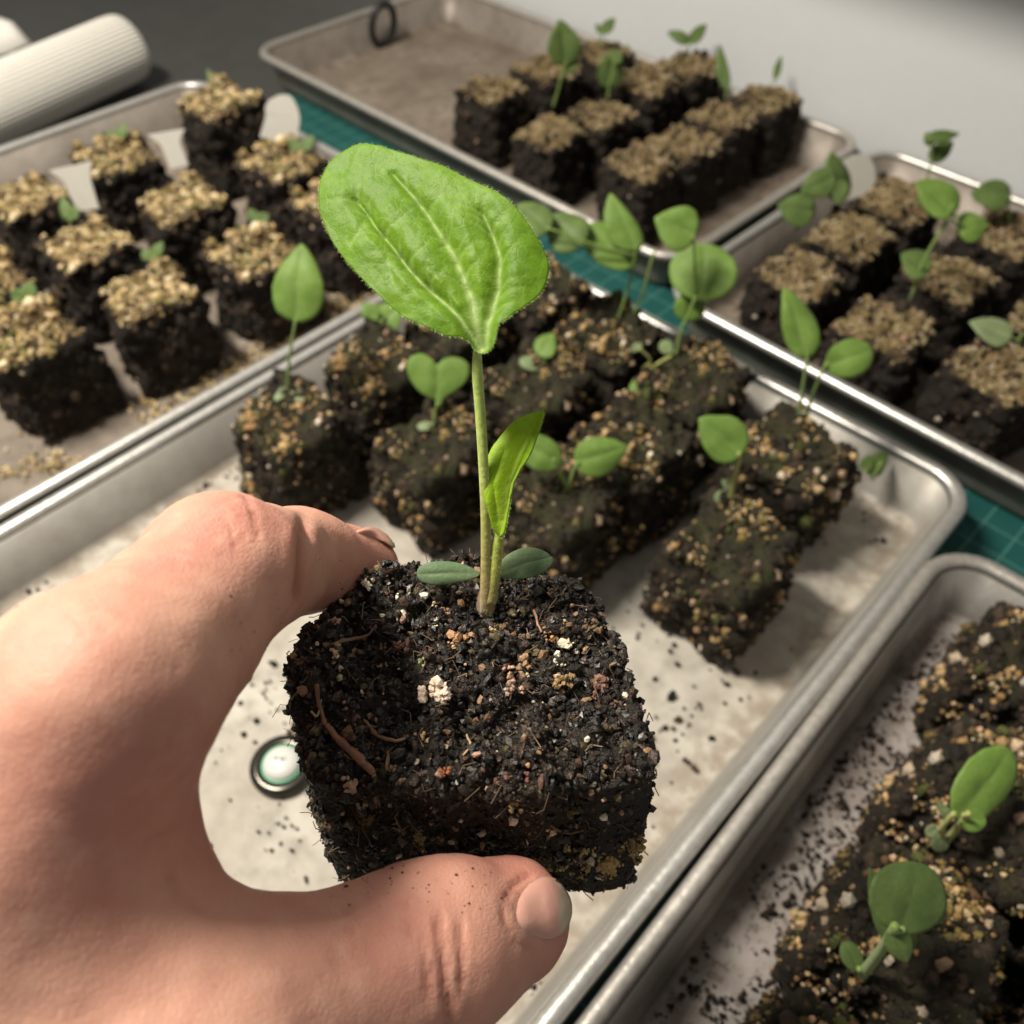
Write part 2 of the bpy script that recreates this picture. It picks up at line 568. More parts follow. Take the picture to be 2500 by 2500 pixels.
o = tray_frame(link('table_top', box_mesh('table_top', -1.3, .9, -.9, .5045, -.035, -.003, M['table']), kind='structure'))
o = tray_frame(link('wall', box_mesh('wall', -1.3, .9, .505, .53, -.035, .62, M['wall']), kind='structure'))
mat_o = thing('cutting_mat', 'dark green gridded cutting mat lying under the metal trays', 'cutting mat',
              me=box_mesh('cutting_mat', -.545, .34, -.16, .43, -.003, -.0006, M['mat']))
tray_frame(mat_o)
sh = thing('unseen_shade_board', 'unseen pale board added above the trays to shade the upper wall', 'shade_board',
           me=box_mesh('unseen_shade_board', -1.0, .8, .35, .504, .250, .266, M['shade_board']))
tray_frame(sh)  # out-of-view board, added only to cast the level shadow on the wall

# ------------------------------------------------------------------ trays
def rr_loop(hx, hy, r, off, nc=9):
    """rounded rectangle inset by off"""
    hx, hy, r = hx - off, hy - off, max(r - off, .002)
    P = []
    for cx, cy, a0 in ((hx - r, hy - r, 0), (-hx + r, hy - r, 90), (-hx + r, -hy + r, 180), (hx - r, -hy + r, 270)):
        for k in range(nc):
            a = math.radians(a0 + 90 * k / (nc - 1))
            P.append((cx + r * math.cos(a), cy + r * math.sin(a)))
    return np.array(P)

def sweep(hx, hy, r, prof, close_ends, closed=False):
    loops = [np.column_stack([rr_loop(hx, hy, r, o_), np.full(36, z)]) for o_, z in prof]
    n = 36
    V = np.concatenate(loops)
    F = []
    m = len(prof)
    for i in range(m if closed else m - 1):
        i2 = (i + 1) % m
        for j in range(n):
            F.append((i * n + j, i * n + (j + 1) % n, i2 * n + (j + 1) % n, i2 * n + j))
    return V, np.array(F)

RIM_Z = .0235
def tray(a0, a1, b0, b1, mat, rim, label, floor_dep=1.0, wall_dep=.25, r=.02, rot=0.0):
    hx, hy = (a1 - a0) / 2, (b1 - b0) / 2
    root = thing('baking_tray', label, 'tray', AB((a0 + a1) / 2, (b0 + b1) / 2, 0), RZ + math.radians(rot), 'metal trays on the table')
    # outer underside -> outer wall -> inner wall -> floor
    prof = [(.060, .0), (.014, .0), (.0115, .0006), (.0098, .0028), (.0056, RIM_Z - .001), (.0064, RIM_Z - .001), (.0106, .0042), (.0125, .0020),
            (.0155, .0012), (.030, .0010), (.060, .0010)]
    V, F = sweep(hx, hy, r, prof, True)
    n = 36
    dep = np.repeat([0, 0, 0, 0, 0, wall_dep * .6, wall_dep, floor_dep, floor_dep, floor_dep, floor_dep], n).astype(float)
    # centre fans
    edge = np.repeat([0, 0, 0, 0, 0, .2, .55, 1.0, .9, .25, 0], n).astype(float)
    edge = np.concatenate([edge, [0, 0]])
    V = np.concatenate([V, [(0, 0, 0), (0, 0, .0010)]])
    dep = np.concatenate([dep, [0, floor_dep]])
    T = []
    top = (len(prof) - 1) * n
    for j in range(n):
        T.append((len(V) - 2, (j + 1) % n, j))
        T.append((len(V) - 1, top + j, top + (j + 1) % n))
    link('pan', mesh_data('pan', V, [F, np.array(T)], mat, attrs={'deposit': dep, 'edge': edge}), root)
    k = 12
    ring = [(.0028 + .0028 * math.cos(2 * math.pi * i / k), RIM_Z + .0022 * math.sin(2 * math.pi * i / k)) for i in range(k)]
    V, F = sweep(hx, hy, r, ring, False, closed=True)
    link('rim', mesh_data('rim', V, F[:, ::-1], rim), root)
    return root

tray(-.2765, -.0245, -.065, .2775, M['tray_clean'], M['rim'], 'bare-floored metal tray under the held soil block, in the middle', rot=1.7)
tray(-.552, -.2795, -.045, .270, M['tray_brown'], M['rim'], 'metal tray of tan-topped soil blocks at the left beside the white roll', .9, rot=1.2)
tray(-.568, -.2025, .314, .497, M['tray_brown'], M['rim_dull'], 'brown-stained metal tray at the top with a black ring on its rim')
tray(-.197, .050, .2925, .497, M['tray_brown'], M['rim'], 'metal tray of seedlings at the right edge against the white wall')
tray(-.0226, .214, -.07, .255, M['tray_grey'], M['rim_dull'], 'grey spotted metal tray in the lower right corner', 1.0, .1, rot=2.6)

# ------------------------------------------------------------------ soil blocks in the trays
def lattice_box(N):
    """unit cube surface [-1,1]^3, N divisions"""
    pts, quads = [], []
    idx = {}
    def vid(i, j, k):
        key = (i, j, k)
        if key not in idx:
            idx[key] = len(pts); pts.append(key)
        return idx[key]
    for ax in range(3):
        for side in (0, N):
            for u in range(N):
                for v in range(N):
                    q = []
                    for du, dv in ((0, 0), (1, 0), (1, 1), (0, 1)):
                        c = [0, 0, 0]
                        c[ax] = side; c[(ax + 1) % 3] = u + du; c[(ax + 2) % 3] = v + dv
                        q.append(vid(*c))
                    quads.append(q if side else q[::-1])
    return np.array(pts) / N * 2 - 1, np.array(quads)

LB22 = lattice_box(34)

def rounded(Q, half, rad):
    """round the box edges; returns positions and normals"""
    half = np.asarray(half)
    P = Q * half
    inner = np.clip(P, -(half - rad), half - rad)
    d = P - inner
    l = np.linalg.norm(d, axis=1, keepdims=True)
    nn = d / np.maximum(l, 1e-9)
    return inner + nn * rad, nn

BLK_H = .0405
def soil_body(seed, moss, mat, half=.0198):
    Q, F = LB22
    P, N = rounded(Q, (half, half, BLK_H / 2), .0042)
    flare = 1 + .05 * (-(P[:, 2]) / (BLK_H / 2))
    P[:, :2] *= flare[:, None]
    S = P + seed * 3.7
    d = (.0022 if moss < .8 else .0025) * fbm(S, 60, 3, seed) + .0021 * fbm(S, 260, 4, seed + 5)
    top = np.clip(N[:, 2], 0, 1)
    d += top * .0017 * fbm(S, 140, 3, seed + 9)
    P = P + N * d[:, None]
    P[:, 2] += BLK_H / 2
    P[:, 2] = np.maximum(P[:, 2], 0.0)
    cap_ = np.clip((N[:, 2] - .55) * 3, 0, 1) * (P[:, 2] > BLK_H * .84) if mat is M['soil'] else np.clip(N[:, 2] * 1.3 + .25, 0, 1)
    return P, N, F, cap_ * moss

def scatter_on(P, N, F, n, rng, w):
    """points on a mesh, faces weighted by w(normal)"""
    c = P[F].mean(1)
    nn = nrm(np.cross(P[F[:, 2]] - P[F[:, 0]], P[F[:, 3]] - P[F[:, 1]]))
    a = np.linalg.norm(np.cross(P[F[:, 2]] - P[F[:, 0]], P[F[:, 3]] - P[F[:, 1]]), axis=1)
    pr = a * np.clip(w(nn, c), 0, None)
    pr = pr / pr.sum()
    k = rng.choice(len(F), n, p=pr)
    u, v = rng.random((n, 1)), rng.random((n, 1))
    q = P[F[k]]
    X = q[:, 0] * (1 - u) * (1 - v) + q[:, 1] * u * (1 - v) + q[:, 2] * u * v + q[:, 3] * (1 - u) * v
    return X, nn[k]

TAN = np.array([(.44, .33, .17), (.58, .46, .27), (.30, .21, .10), (.66, .56, .38), (.13, .09, .045), (.42, .31, .14), (.22, .19, .07)])
DARK = np.array([(.013, .009, .007), (.024, .016, .011), (.045, .03, .02), (.009, .007, .005)])
PALE = np.array([(.62, .52, .40), (.74, .66, .55), (.50, .37, .26), (.55, .36, .24)])
MOSS = np.array([(.05, .06, .015), (.07, .08, .02), (.10, .09, .03)])

def pick(rng, pal, n, var=.18):
    return pal[rng.integers(0, len(pal), n)] * (1 + rng.uniform(-var, var, (n, 1)))

VARIANTS = {}
def block_meshes(kind, k):
    if (kind, k) in VARIANTS:
        return VARIANTS[(kind, k)]
    rng = np.random.default_rng(hash((len(kind), ord(kind[0]), k)) % 9999)
    moss = {'tan': .95, 'dull': .9, 'mossy': .9, 'speckled': .45}[kind]
    mat = {'tan': M['soil'], 'dull': M['soil'], 'mossy': M['soil_moss'], 'speckled': M['soil_moss']}[kind]
    P, N, F, ms = soil_body(k + 11 * len(kind), moss, mat)
    body = mesh_data('soil', P, F, mat, attrs={'moss': ms})
    up = lambda nn, c: np.clip(nn[:, 2] - .35, 0, 1)
    every = lambda nn, c: np.where(nn[:, 2] < -.5, 0, .35 + nn[:, 2].clip(0, 1))
    out = [('soil', body)]
    parts = []
    if kind in ('tan', 'dull'):
        n = 1500 if kind == 'tan' else 1700
        # patchy cover that leaves bare dark spots near the rim and a hollow in the middle
        def wt(nn, c):
            f = fbm(c + k, 120, 3, k + 3)
            return np.clip(nn[:, 2] - .62, 0, 1) * np.clip(1.1 + 1.4 * f, 0.10, 2) * (c[:, 2] > BLK_H * .86) * (np.hypot(c[:, 0], c[:, 1]) > .003)
        X, nn = scatter_on(P, N, F, n, rng, wt)
        col = pick(rng, TAN if kind == 'tan' else TAN * np.array([.74, .74, .78]), n)
        gm = rng.random(n) < .10
        col[gm] = pick(rng, MOSS, gm.sum())
        sz = .0004 + rng.gamma(1.8, .00026, n) if kind == 'tan' else rng.uniform(.0004, .0010, n)
        V, FF, at_ = grains(X + nn * sz[:, None] * .35, sz, rng, col, flat=.7)
        out.append(('vermiculite', mesh_data('vermiculite', V, FF, M['grain'], smooth=False, attrs=at_)))
    else:
        n = 560 if kind == 'mossy' else 1300
        X, nn = scatter_on(P, N, F, n, rng, lambda nn, c: np.clip(nn[:, 2] + .12, 0, 1) * np.clip(.45 + 1.6 * fbm(c + k, 90, 3, k), .06, 3) ** 1.6)
        col = pick(rng, TAN * np.array([.85, .75, .65]), n)
        pm = rng.random(n) < .15
        col[pm] = pick(rng, PALE, pm.sum())
        gm = rng.random(n) < .22
        col[gm] = pick(rng, MOSS, gm.sum())
        sz = .00028 + rng.gamma(1.5, .00030 if kind == 'mossy' else .00024, n)
        V, FF, at_ = grains(X + nn * sz[:, None] * .3, sz, rng, col)
        out.append(('grit', mesh_data('grit', V, FF, M['grain'], smooth=False, attrs=at_)))
    n = 1000 if kind in ('mossy', 'speckled') else 700
    X, nn = scatter_on(P, N, F, n, rng, lambda nn, c: np.where(nn[:, 2] < -.5, 0, 1.0 - .25 * nn[:, 2].clip(0, 1)))
    col = pick(rng, DARK * 1.3, n)
    pm = rng.random(n) < (.02 if kind in ('tan', 'dull') else .06)
    col[pm] = pick(rng, PALE * .6, pm.sum())
    sz = .0003 + rng.gamma(1.5, .00042, n)
    V, FF, at_ = grains(X, sz, rng, col)
    out.append(('crumbs', mesh_data('crumbs', V, FF, M['grain'], smooth=False, attrs=at_)))
    VARIANTS[(kind, k)] = out
    return out

def soil_block(a, b, kind, label, group, rz=0.0, s=1.0, z=.0012, hgt=1.0):
    k = RNG.integers(0, 4)
    root = thing('soil_block', label, 'soil block', AB(a / 100, b / 100, z), RZ + math.radians(rz), group)
    root.scale = (s, s, s * hgt)
    for nm, me in block_meshes(kind, int(k)):
        c = link(nm, me, root)
        if nm != 'soil':
            c['kind'] = 'stuff'
    return root

G2 = 'soil blocks in the left tray'
for a, b, rz, h, lb in [
    (-46.6, 23.2, 2, 1.08, 'tallest tan-topped soil block in the far corner of the left tray'),
    (-46.2, 16.6, -3, 1.0, 'soil block with speckled straw top, left of the tallest block in the left tray'),
    (-46.0, 11.3, 1, .97, 'tan-topped soil block at the left picture edge below the white roll'),
    (-39.6, 22.6, 4, .98, 'tan-topped soil block against the right rim of the left tray'),
    (-39.7, 16.5, -2, .97, 'soil block with a dark hollow in its tan top, centre of the left tray'),
    (-39.8, 11.4, 3, .95, 'soil block with dull greenish tan top near the left picture edge'),
    (-39.9, 6.6, -2, .97, 'brown soil block cut by the left picture edge behind the big front block'),
    (-33.8, 22.0, 0, 1.0, 'soil block mostly hidden behind the large held leaf in the left tray'),
    (-33.4, 16.7, 5, 1.0, 'bright tan soil block just left of the lone oval leaf in the left tray'),
    (-33.9, 11.4, -4, 1.0, 'golden soil block with crumbling front edge, middle of the front row in the left tray'),
    (-34.6, 6.4, 2, 1.05, 'large golden soil block at the lower left picture edge in the left tray')]:
    soil_block(a, b, 'tan', lb, G2, rz + RNG.uniform(-5, 5), .93 * RNG.uniform(.97, 1.05), hgt=h * 1.1)

G1 = 'soil blocks in the middle tray'
for a, b, rz, lb in [
    (-22.9, 11.0, 3, 'mossy soil block above the bent index finger, leftmost in the middle tray'),
    (-23.2, 15.4, -2, 'mossy soil block behind the heart-leaved one by the middle tray rim'),
    (-22.8, 19.7, 2, 'dark soil block directly behind the held stem under the big leaf'),
    (-22.2, 24.0, -1, 'dark soil block in the far corner of the middle tray below the big leaf'),
    (-18.2, 14.1, -3, 'dark soil block carrying the heart-shaped seedling'),
    (-17.8, 19.0, 2, 'mossy soil block right of the held stem with one tiny pale sprout'),
    (-17.8, 23.6, -2, 'brown mossy soil block against the far bright rim of the middle tray'),
    (-13.2, 15.6, 2, 'grit-speckled soil block under the pair of spread oval leaves right of the held stem'),
    (-13.0, 19.5, -3, 'green-stained soil block behind the pair of spread oval leaves'),
    (-13.6, 23.7, 3, 'mossy soil block below the big round seedling leaf at the far rim'),
    (-7.6, 17.9, 4, 'orange-speckled soil block standing nearest on the bare tray floor'),
    (-8.5, 23.0, -1, 'orange-speckled soil block at the middle tray rim under two tall thin stems')]:
    soil_block(a, b, 'mossy', lb, G1, rz + RNG.uniform(-4, 4), .90 * RNG.uniform(.97, 1.04), hgt=1.16)

G3 = 'soil blocks in the top tray'
for a, b, rz, lb in [
    (-38.0, 36.3, 2, 'dull tan soil block nearest the bare end of the top tray'),
    (-38.0, 41.1, -3, 'dull tan soil block behind the tall drooping seedling in the top tray'),
    (-37.6, 45.8, 2, 'tan soil block with a small sprout at the far rim of the top tray'),
    (-32.0, 34.9, 3, 'dull soil block with a thin leaning stem in the top tray'),
    (-31.7, 38.9, -2, 'dull soil block in the middle of the top tray beside the dark drooping leaf'),
    (-31.7, 43.0, 2, 'soil block half hidden in the centre back of the top tray'),
    (-31.6, 47.0, -1, 'dark-sided soil block at the wall under the two-leaved sprout in the top tray'),
    (-26.0, 35.6, 2, 'tan-capped soil block nearest the photographer in the top tray'),
    (-26.0, 39.3, -3, 'tan-capped soil block second from the front in the right row of the top tray'),
    (-26.2, 43.0, 3, 'pale tan soil block beside the curved thin sprout in the top tray'),
    (-25.8, 46.8, 1, 'soil block at the right end of the top tray against the white wall')]:
    soil_block(a, b, 'dull', lb, G3, rz + RNG.uniform(-4, 4), .82 * RNG.uniform(.95, 1.05), hgt=1.2 * RNG.uniform(.9, 1.06))

G4 = 'soil blocks in the right tray'
for a, b, rz, lb in [
    (-14.8, 33.4, 1, 'flat tan-topped soil block at the near left corner of the right tray'),
    (-14.7, 37.4, -2, 'tan-topped soil block second along the left side of the right tray'),
    (-14.6, 41.8, 3, 'dark-faced soil block by the crumpled white tag in the right tray'),
    (-10.0, 32.2, 2, 'tan-topped soil block above the long pointed seedling leaf in the right tray'),
    (-9.8, 37.6, -3, 'grey-topped soil block at the foot of the branching seedling in the right tray'),
    (-9.4, 42.2, 2, 'tan-topped soil block at the right picture edge near the bright far rim'),
    (-5.3, 32.6, -2, 'brown soil block at the right picture edge above the bright double rims'),
    (-5.0, 37.4, 1, 'soil block cut by the right picture edge behind the branching seedling')]:
    soil_block(a, b, 'dull', lb, G4, rz + RNG.uniform(-4, 4), .85 * RNG.uniform(.95, 1.05), hgt=1.16 * RNG.uniform(.9, 1.06))

G5 = 'soil blocks in the lower right tray'
for a, b, rz, lb in [
    (1.6, 20.3, 2, 'dark speckled soil block at the far end of the lower right tray'),
    (2.4, 15.6, -2, 'dark speckled soil block under the bright crumpled leaf in the lower right tray'),
    (2.6, 10.9, 3, 'soil block under the big round dark leaf in the lower right tray'),
    (3.0, 6.3, -2, 'tan-grained soil block cut by the bottom picture edge in the lower right tray'),
    (7.0, 15.4, 2, 'dark soil block cut by the right picture edge in the lower right tray'),
    (7.4, 10.6, 1, 'shaded soil block in the very corner of the picture')]:
    soil_block(a, b, 'speckled', lb, G5, rz + RNG.uniform(-4, 4), .97, hgt=1.08)

# ------------------------------------------------------------------ loose soil and vermiculite on the tray floors
def floor_scatter(name, label, cat, pts, sizes, pal, mat=None, seed=1, flat=.8):
    rng = np.random.default_rng(seed)
    pts = np.asarray(pts)
    P = np.column_stack([(pts[:, 0] + pts[:, 1]) / S2, (pts[:, 1] - pts[:, 0]) / S2, .0015 + sizes * .4])
    V, F, at_ = grains(P, sizes, rng, pick(rng, pal, len(P)), flat=flat)
    o = thing(name, label, cat, me=mesh_data(name, V, F, mat or M['grain'], smooth=False, attrs=at_))
    o['kind'] = 'stuff'
    return o

def cloud(rng, n, a0, a1, b0, b1, freq=60, thr=-.1, seed=0):
    p = np.column_stack([rng.uniform(a0, a1, n), rng.uniform(b0, b1, n)])
    f = fbm(np.column_stack([p, np.zeros(n)]), freq, 3, seed)
    return p[f > thr]

rng = np.random.default_rng(3)
p = np.vstack([cloud(rng, 900, -.262, -.225, -.02, .12, 60, .0, 1), cloud(rng, 420, -.25, -.04, .10, .27, 50, .1, 2),
               cloud(rng, 340, -.10, -.045, .04, .20, 70, .35, 3), cloud(rng, 700, -.20, -.045, -.03, .055, 60, .5, 4), cloud(rng, 420, -.052, -.034, .0, .075, 70, .0, 14)])
sz = rng.gamma(2.0, .00022, len(p)) + .00025
floor_scatter('soil_crumbs', 'dark soil crumbs strewn over the bare floor of the middle tray', 'soil crumbs', p, sz, DARK * 1.4, seed=3)
p = np.vstack([cloud(rng, 2600, -.33, -.285, .02, .25, 45, .05, 5), cloud(rng, 900, -.52, -.30, .03, .26, 40, .15, 6)])
sz = rng.uniform(.0005, .0014, len(p))
floor_scatter('spilled_vermiculite', 'golden vermiculite spilled on the floor of the left tray', 'vermiculite', p, sz, TAN, seed=4)
p = np.vstack([cloud(rng, 3200, -.012, .02, -.02, .235, 80, -.15, 7), cloud(rng, 1200, .02, .12, -.02, .22, 70, .0, 8)])
sz = rng.gamma(2.0, .00019, len(p)) + .0002
floor_scatter('soil_crumbs', 'dark crumbs peppering the grey floor of the lower right tray', 'soil crumbs', p, sz, DARK * 1.4, seed=5)
p = np.vstack([cloud(rng, 1500, -.18, .03, .305, .48, 50, -.05, 9)])
sz = rng.uniform(.0004, .0012, len(p))
floor_scatter('soil_crumbs', 'brown crumbs and flakes on the floor of the right tray', 'soil crumbs', p, sz, np.vstack([DARK * 2, TAN * .5]), seed=6)
p = np.vstack([cloud(rng, 900, -.40, -.215, .325, .48, 50, -.05, 10)])
sz = rng.uniform(.0004, .0012, len(p))
floor_scatter('soil_crumbs', 'brown crumbs on the stained floor of the top tray', 'soil crumbs', p, sz, np.vstack([DARK * 2, TAN * .5]), seed=7)

# single crumbs big enough to point at
CR = [(1640, 1700, 24), (1600, 1655, 14), (1740, 1800, 16), (1655, 1620, 14), (1490, 1560, 12), (1650, 1805, 12), (585, 1715, 10), (560, 1950, 9),
      (232, 1305, 20), (262, 1285, 16), (305, 1253, 22), (372, 1240, 16), (435, 1250, 22), (112, 1420, 12), (132, 1455, 14), (212, 1330, 16), (1690, 1745, 9), (1845, 1640, 10)]
for i, (x, y, d) in enumerate(CR):
    P = at_z(np.array(x), np.array(y), .0022)
    dep = to_px(P)[2]
    r = d / 2 / FPX * dep * 1.25
    rg = np.random.default_rng(50 + i)
    V, F, at_ = grains(np.zeros((1, 3)), np.array([r]), rg, pick(rg, DARK * 1.3, 1), flat=.8)
    thing('soil_crumb', 'separate dark crumb of soil lying on the bare floor of the middle tray', 'soil crumb',
          (P[0], P[1], .001 + r * .55), group='dark crumbs on the tray floor', me=mesh_data('soil_crumb', V, F, M['grain'], smooth=False, attrs=at_))

# ------------------------------------------------------------------ things on and beside the trays
# ribbed roll
c0 = at_z(np.array(-260.), np.array(366.), .021); c1 = at_z(np.array(318.), np.array(112.), .021)
ax = nrm(c1 - c0); up = np.array([0, 0, 1.]); sd = nrm(np.cross(ax, up)); up = np.cross(sd, ax)
root = thing('ribbed_roll', 'white ribbed roll lying on the dark table behind the left tray', 'roll', tuple(c1))
nr = 132
ang = np.linspace(0, 2 * np.pi, nr * 4, endpoint=False)
L = np.linalg.norm(c1 - c0)
V, F = [], []
stations = [(-L, 1.0), (-.012, 1.0), (-.006, .985), (-.002, .95), (0.0, .88), (.0005, .80), (-.002, .72), (-.03, .70)]
for s, k in stations:
    rr = (.0208 + .0006 * np.cos(ang * 48) * (1 if k > .9 else 0)) * k
    V.append(ax * s + sd * (rr * np.cos(ang))[:, None] + up * (rr * np.sin(ang))[:, None])
V = np.concatenate(V); nn_ = len(ang)
F = [(i * nn_ + j, i * nn_ + (j + 1) % nn_, (i + 1) * nn_ + (j + 1) % nn_, (i + 1) * nn_ + j) for i in range(len(stations) - 1) for j in range(nn_)]
V2 = np.concatenate([V, [ax * -.03]])
T = [(len(V2) - 1, (len(stations) - 1) * nn_ + j, (len(stations) - 1) * nn_ + (j + 1) % nn_) for j in range(nn_)]
link('ribbed_sheet', mesh_data('ribbed_sheet', V2, [np.array(F), np.array(T)], M['roll']), root)
# loose outer flap of the sheet lying behind the roll
fl = []
for s in np.linspace(-L, -.064, 24):
    for k, (q, z) in enumerate([(-.010, .0202), (-.022, .0300), (-.034, .0305), (-.043, .022), (-.046, .004), (-.043, -.021)]):
        fl.append(ax * s + sd * q + up * (z + .0004 * math.sin(s * 900)))
V = np.array(fl)
F = np.array([(i * 6 + j, i * 6 + j + 1, (i + 1) * 6 + j + 1, (i + 1) * 6 + j) for i in range(23) for j in range(5)])
fo = link('loose_flap', mesh_data('loose_flap', V, F, M['roll']), root)
fo.modifiers.new('s', 'SOLIDIFY').thickness = .0012

# black ring hanging on the rim of the top tray
rc = AB(-.5655, .4035, RIM_Z - .001)
a = np.linspace(0, 2 * np.pi, 28, endpoint=False)
px_, py_ = 935, 60
RC = at_plane(np.array(px_ * 1.0), np.array(py_ * 1.0), np.array(AB(-.5530, .40, .02)), np.array(AB(1, 0, 0)))
ringP = np.array([RC + np.array(AB(0.0025 * math.sin(t), .0105 * math.cos(t), .0145 * math.sin(t))) for t in np.append(a, 0)])
V, F, T = tube(ringP, .0026, 10, cap=False)
thing('rubber_ring', 'small black ring hanging over the rim of the top tray', 'ring', me=mesh_data('rubber_ring', V, F, M['black_rubber']))

# glass-domed disc
P = at_z(np.array(690.), np.array(1868.), .003)
root = thing('glass_button', 'round glossy domed button with dark edge and white face on the tray floor', 'button', (P[0], P[1], .0012))
def lathe(prof, n=48):
    V = []
    for r, z in prof:
        a = np.linspace(0, 2 * np.pi, n, endpoint=False)
        V.append(np.column_stack([r * np.cos(a), r * np.sin(a), np.full(n, z)]))
    V = np.concatenate(V)
    F = [(i * n + j, i * n + (j + 1) % n, (i + 1) * n + (j + 1) % n, (i + 1) * n + j) for i in range(len(prof) - 1) for j in range(n)]
    return V, np.array(F)
RB = .0104
V, F = lathe([(.0001, 0), (RB * .97, 0), (RB, .0007), (RB, .0022), (RB * .93, .0030), (RB * .66, .0034), (RB * .60, .0027), (.0001, .0027)])
link('dark_edge', mesh_data('dark_edge', V, F, simple('dark_metal_edge', (.045, .042, .034), .18, .7)), root)
V, F = lathe([(RB * .64, .0030), (RB * .54, .0033)])
link('green_border', mesh_data('green_border', V, F, simple('green_enamel', (.10, .34, .20), .3)), root)
V, F = lathe([(RB * .57, .0030), (RB * .55, .0037), (RB * .50, .0044), (RB * .35, .0050), (RB * .18, .0053), (.0001, .0054)])
face = link('white_face', mesh_data('white_face', V, F, simple('white_print', (.52, .52, .49), .4)), root)
marks = []
for pts in ([(-.0046, -.0008), (-.0036, .0014)], [(-.0024, .0004), (-.0014, .0011), (-.0012, .0002)], [(-.0002, .0010), (.0005, .0001), (.0014, .0010)],
            [(-.0030, -.0016), (-.0016, -.0022), (-.0004, -.0025)]):
    q = spline([(x, y, .0034) for x, y in pts], 8)
    V, F, T = tube(q, .00036, 6, cap=False)
    V[:, 2] = .0054 - .0018 * (np.hypot(V[:, 0], V[:, 1]) / (RB * .6)) ** 2 + .00006 + (V[:, 2] - .0034) * .3
    marks.append((V, F))
V, F = join(marks)
link('printed_marks', mesh_data('printed_marks', V, F, simple('grey_print', (.22, .22, .21), .5)), face)

# plastic plant tags
def tag(pts, wid, label, depth_base, z0=.043, th=.0007, n=(0, -1, .25), cap_round=True):
    """strip through pixel points, standing in the plane through its foot"""
    p0 = at_z(np.array(float(pts[0][0])), np.array(float(pts[0][1])), z0)
    q = np.array([at_plane(np.array(float(x)), np.array(float(y)), p0, n) for x, y in pts])
    q = spline(q, 14)
    s = nrm(np.cross(np.gradient(q, axis=0), np.array(n, float)))
    w = np.full(len(q), 1.0)
    if cap_round:
        w[-1], w[-2], w[-3] = .35, .75, .93
    ww = np.interp(np.linspace(0, 1, len(q)), np.linspace(0, 1, len(wid)), wid)[:, None] * w[:, None] / 2
    V = np.stack([q - s * ww, q + s * ww], 1).reshape(-1, 3)
    F = np.array([(2 * i, 2 * i + 1, 2 * i + 3, 2 * i + 2) for i in range(len(q) - 1)])
    o = thing('plant_tag', label, 'plant tag', group='white plant tags', me=mesh_data('plant_tag', V, F, M['tag'], smooth=False))
    o.modifiers.new('s', 'SOLIDIFY').thickness = th
    return o
tag([(215, 512), (188, 440), (172, 405)], (.011, .013, .022), 'white plastic tag standing among the blocks nearest the left picture edge', 0, cap_round=False)
tag([(438, 408), (415, 350), (405, 322)], (.010, .010, .020), 'narrow white plastic tag standing left of the tallest block', 0, cap_round=False)
tag([(672, 352), (690, 285), (668, 238)], (.018, .019, .017), 'wide round-ended white tag leaning on the right rim of the left tray', 0, z0=.03)
tag([(2092, 482), (2084, 430), (2072, 385)], (.022, .023, .018), 'crumpled white tag leaning in the far left corner of the right tray', 0, z0=.012)

# ------------------------------------------------------------------ leaves and seedlings
def poly_resample(P, n):
    P = np.asarray(P, float)
    Q = np.vstack([P[-2:], P, P[:2]])
    out = []
    m = len(P)
    for t in np.linspace(0, m, n, endpoint=False):
        i = int(t); f = t - i
        a, b, c, d = Q[i + 1], Q[i + 2], Q[(i + 3)], Q[(i + 4) if i + 4 < len(Q) else i + 4 - m]
        out.append(.5 * ((2 * b) + (c - a) * f + (2 * a - 5 * b + 4 * c - d) * f * f + (3 * b - a - 3 * c + d) * f ** 3))
    return np.array(out)

def seg_dist(X, line):
    line = np.asarray(line, float)
    best = np.full(len(X), 1e9); tt = np.zeros(len(X))
    L = len(line) - 1
    for i in range(L):
        a, b = line[i], line[i + 1]
        t = np.clip(((X - a) @ (b - a)) / max((b - a) @ (b - a), 1e-9), 0, 1)
        d = np.linalg.norm(X - a - t[:, None] * (b - a), axis=1)
        k = d < best
        best[k] = d[k]; tt[k] = (i + t[k]) / L
    return best, tt

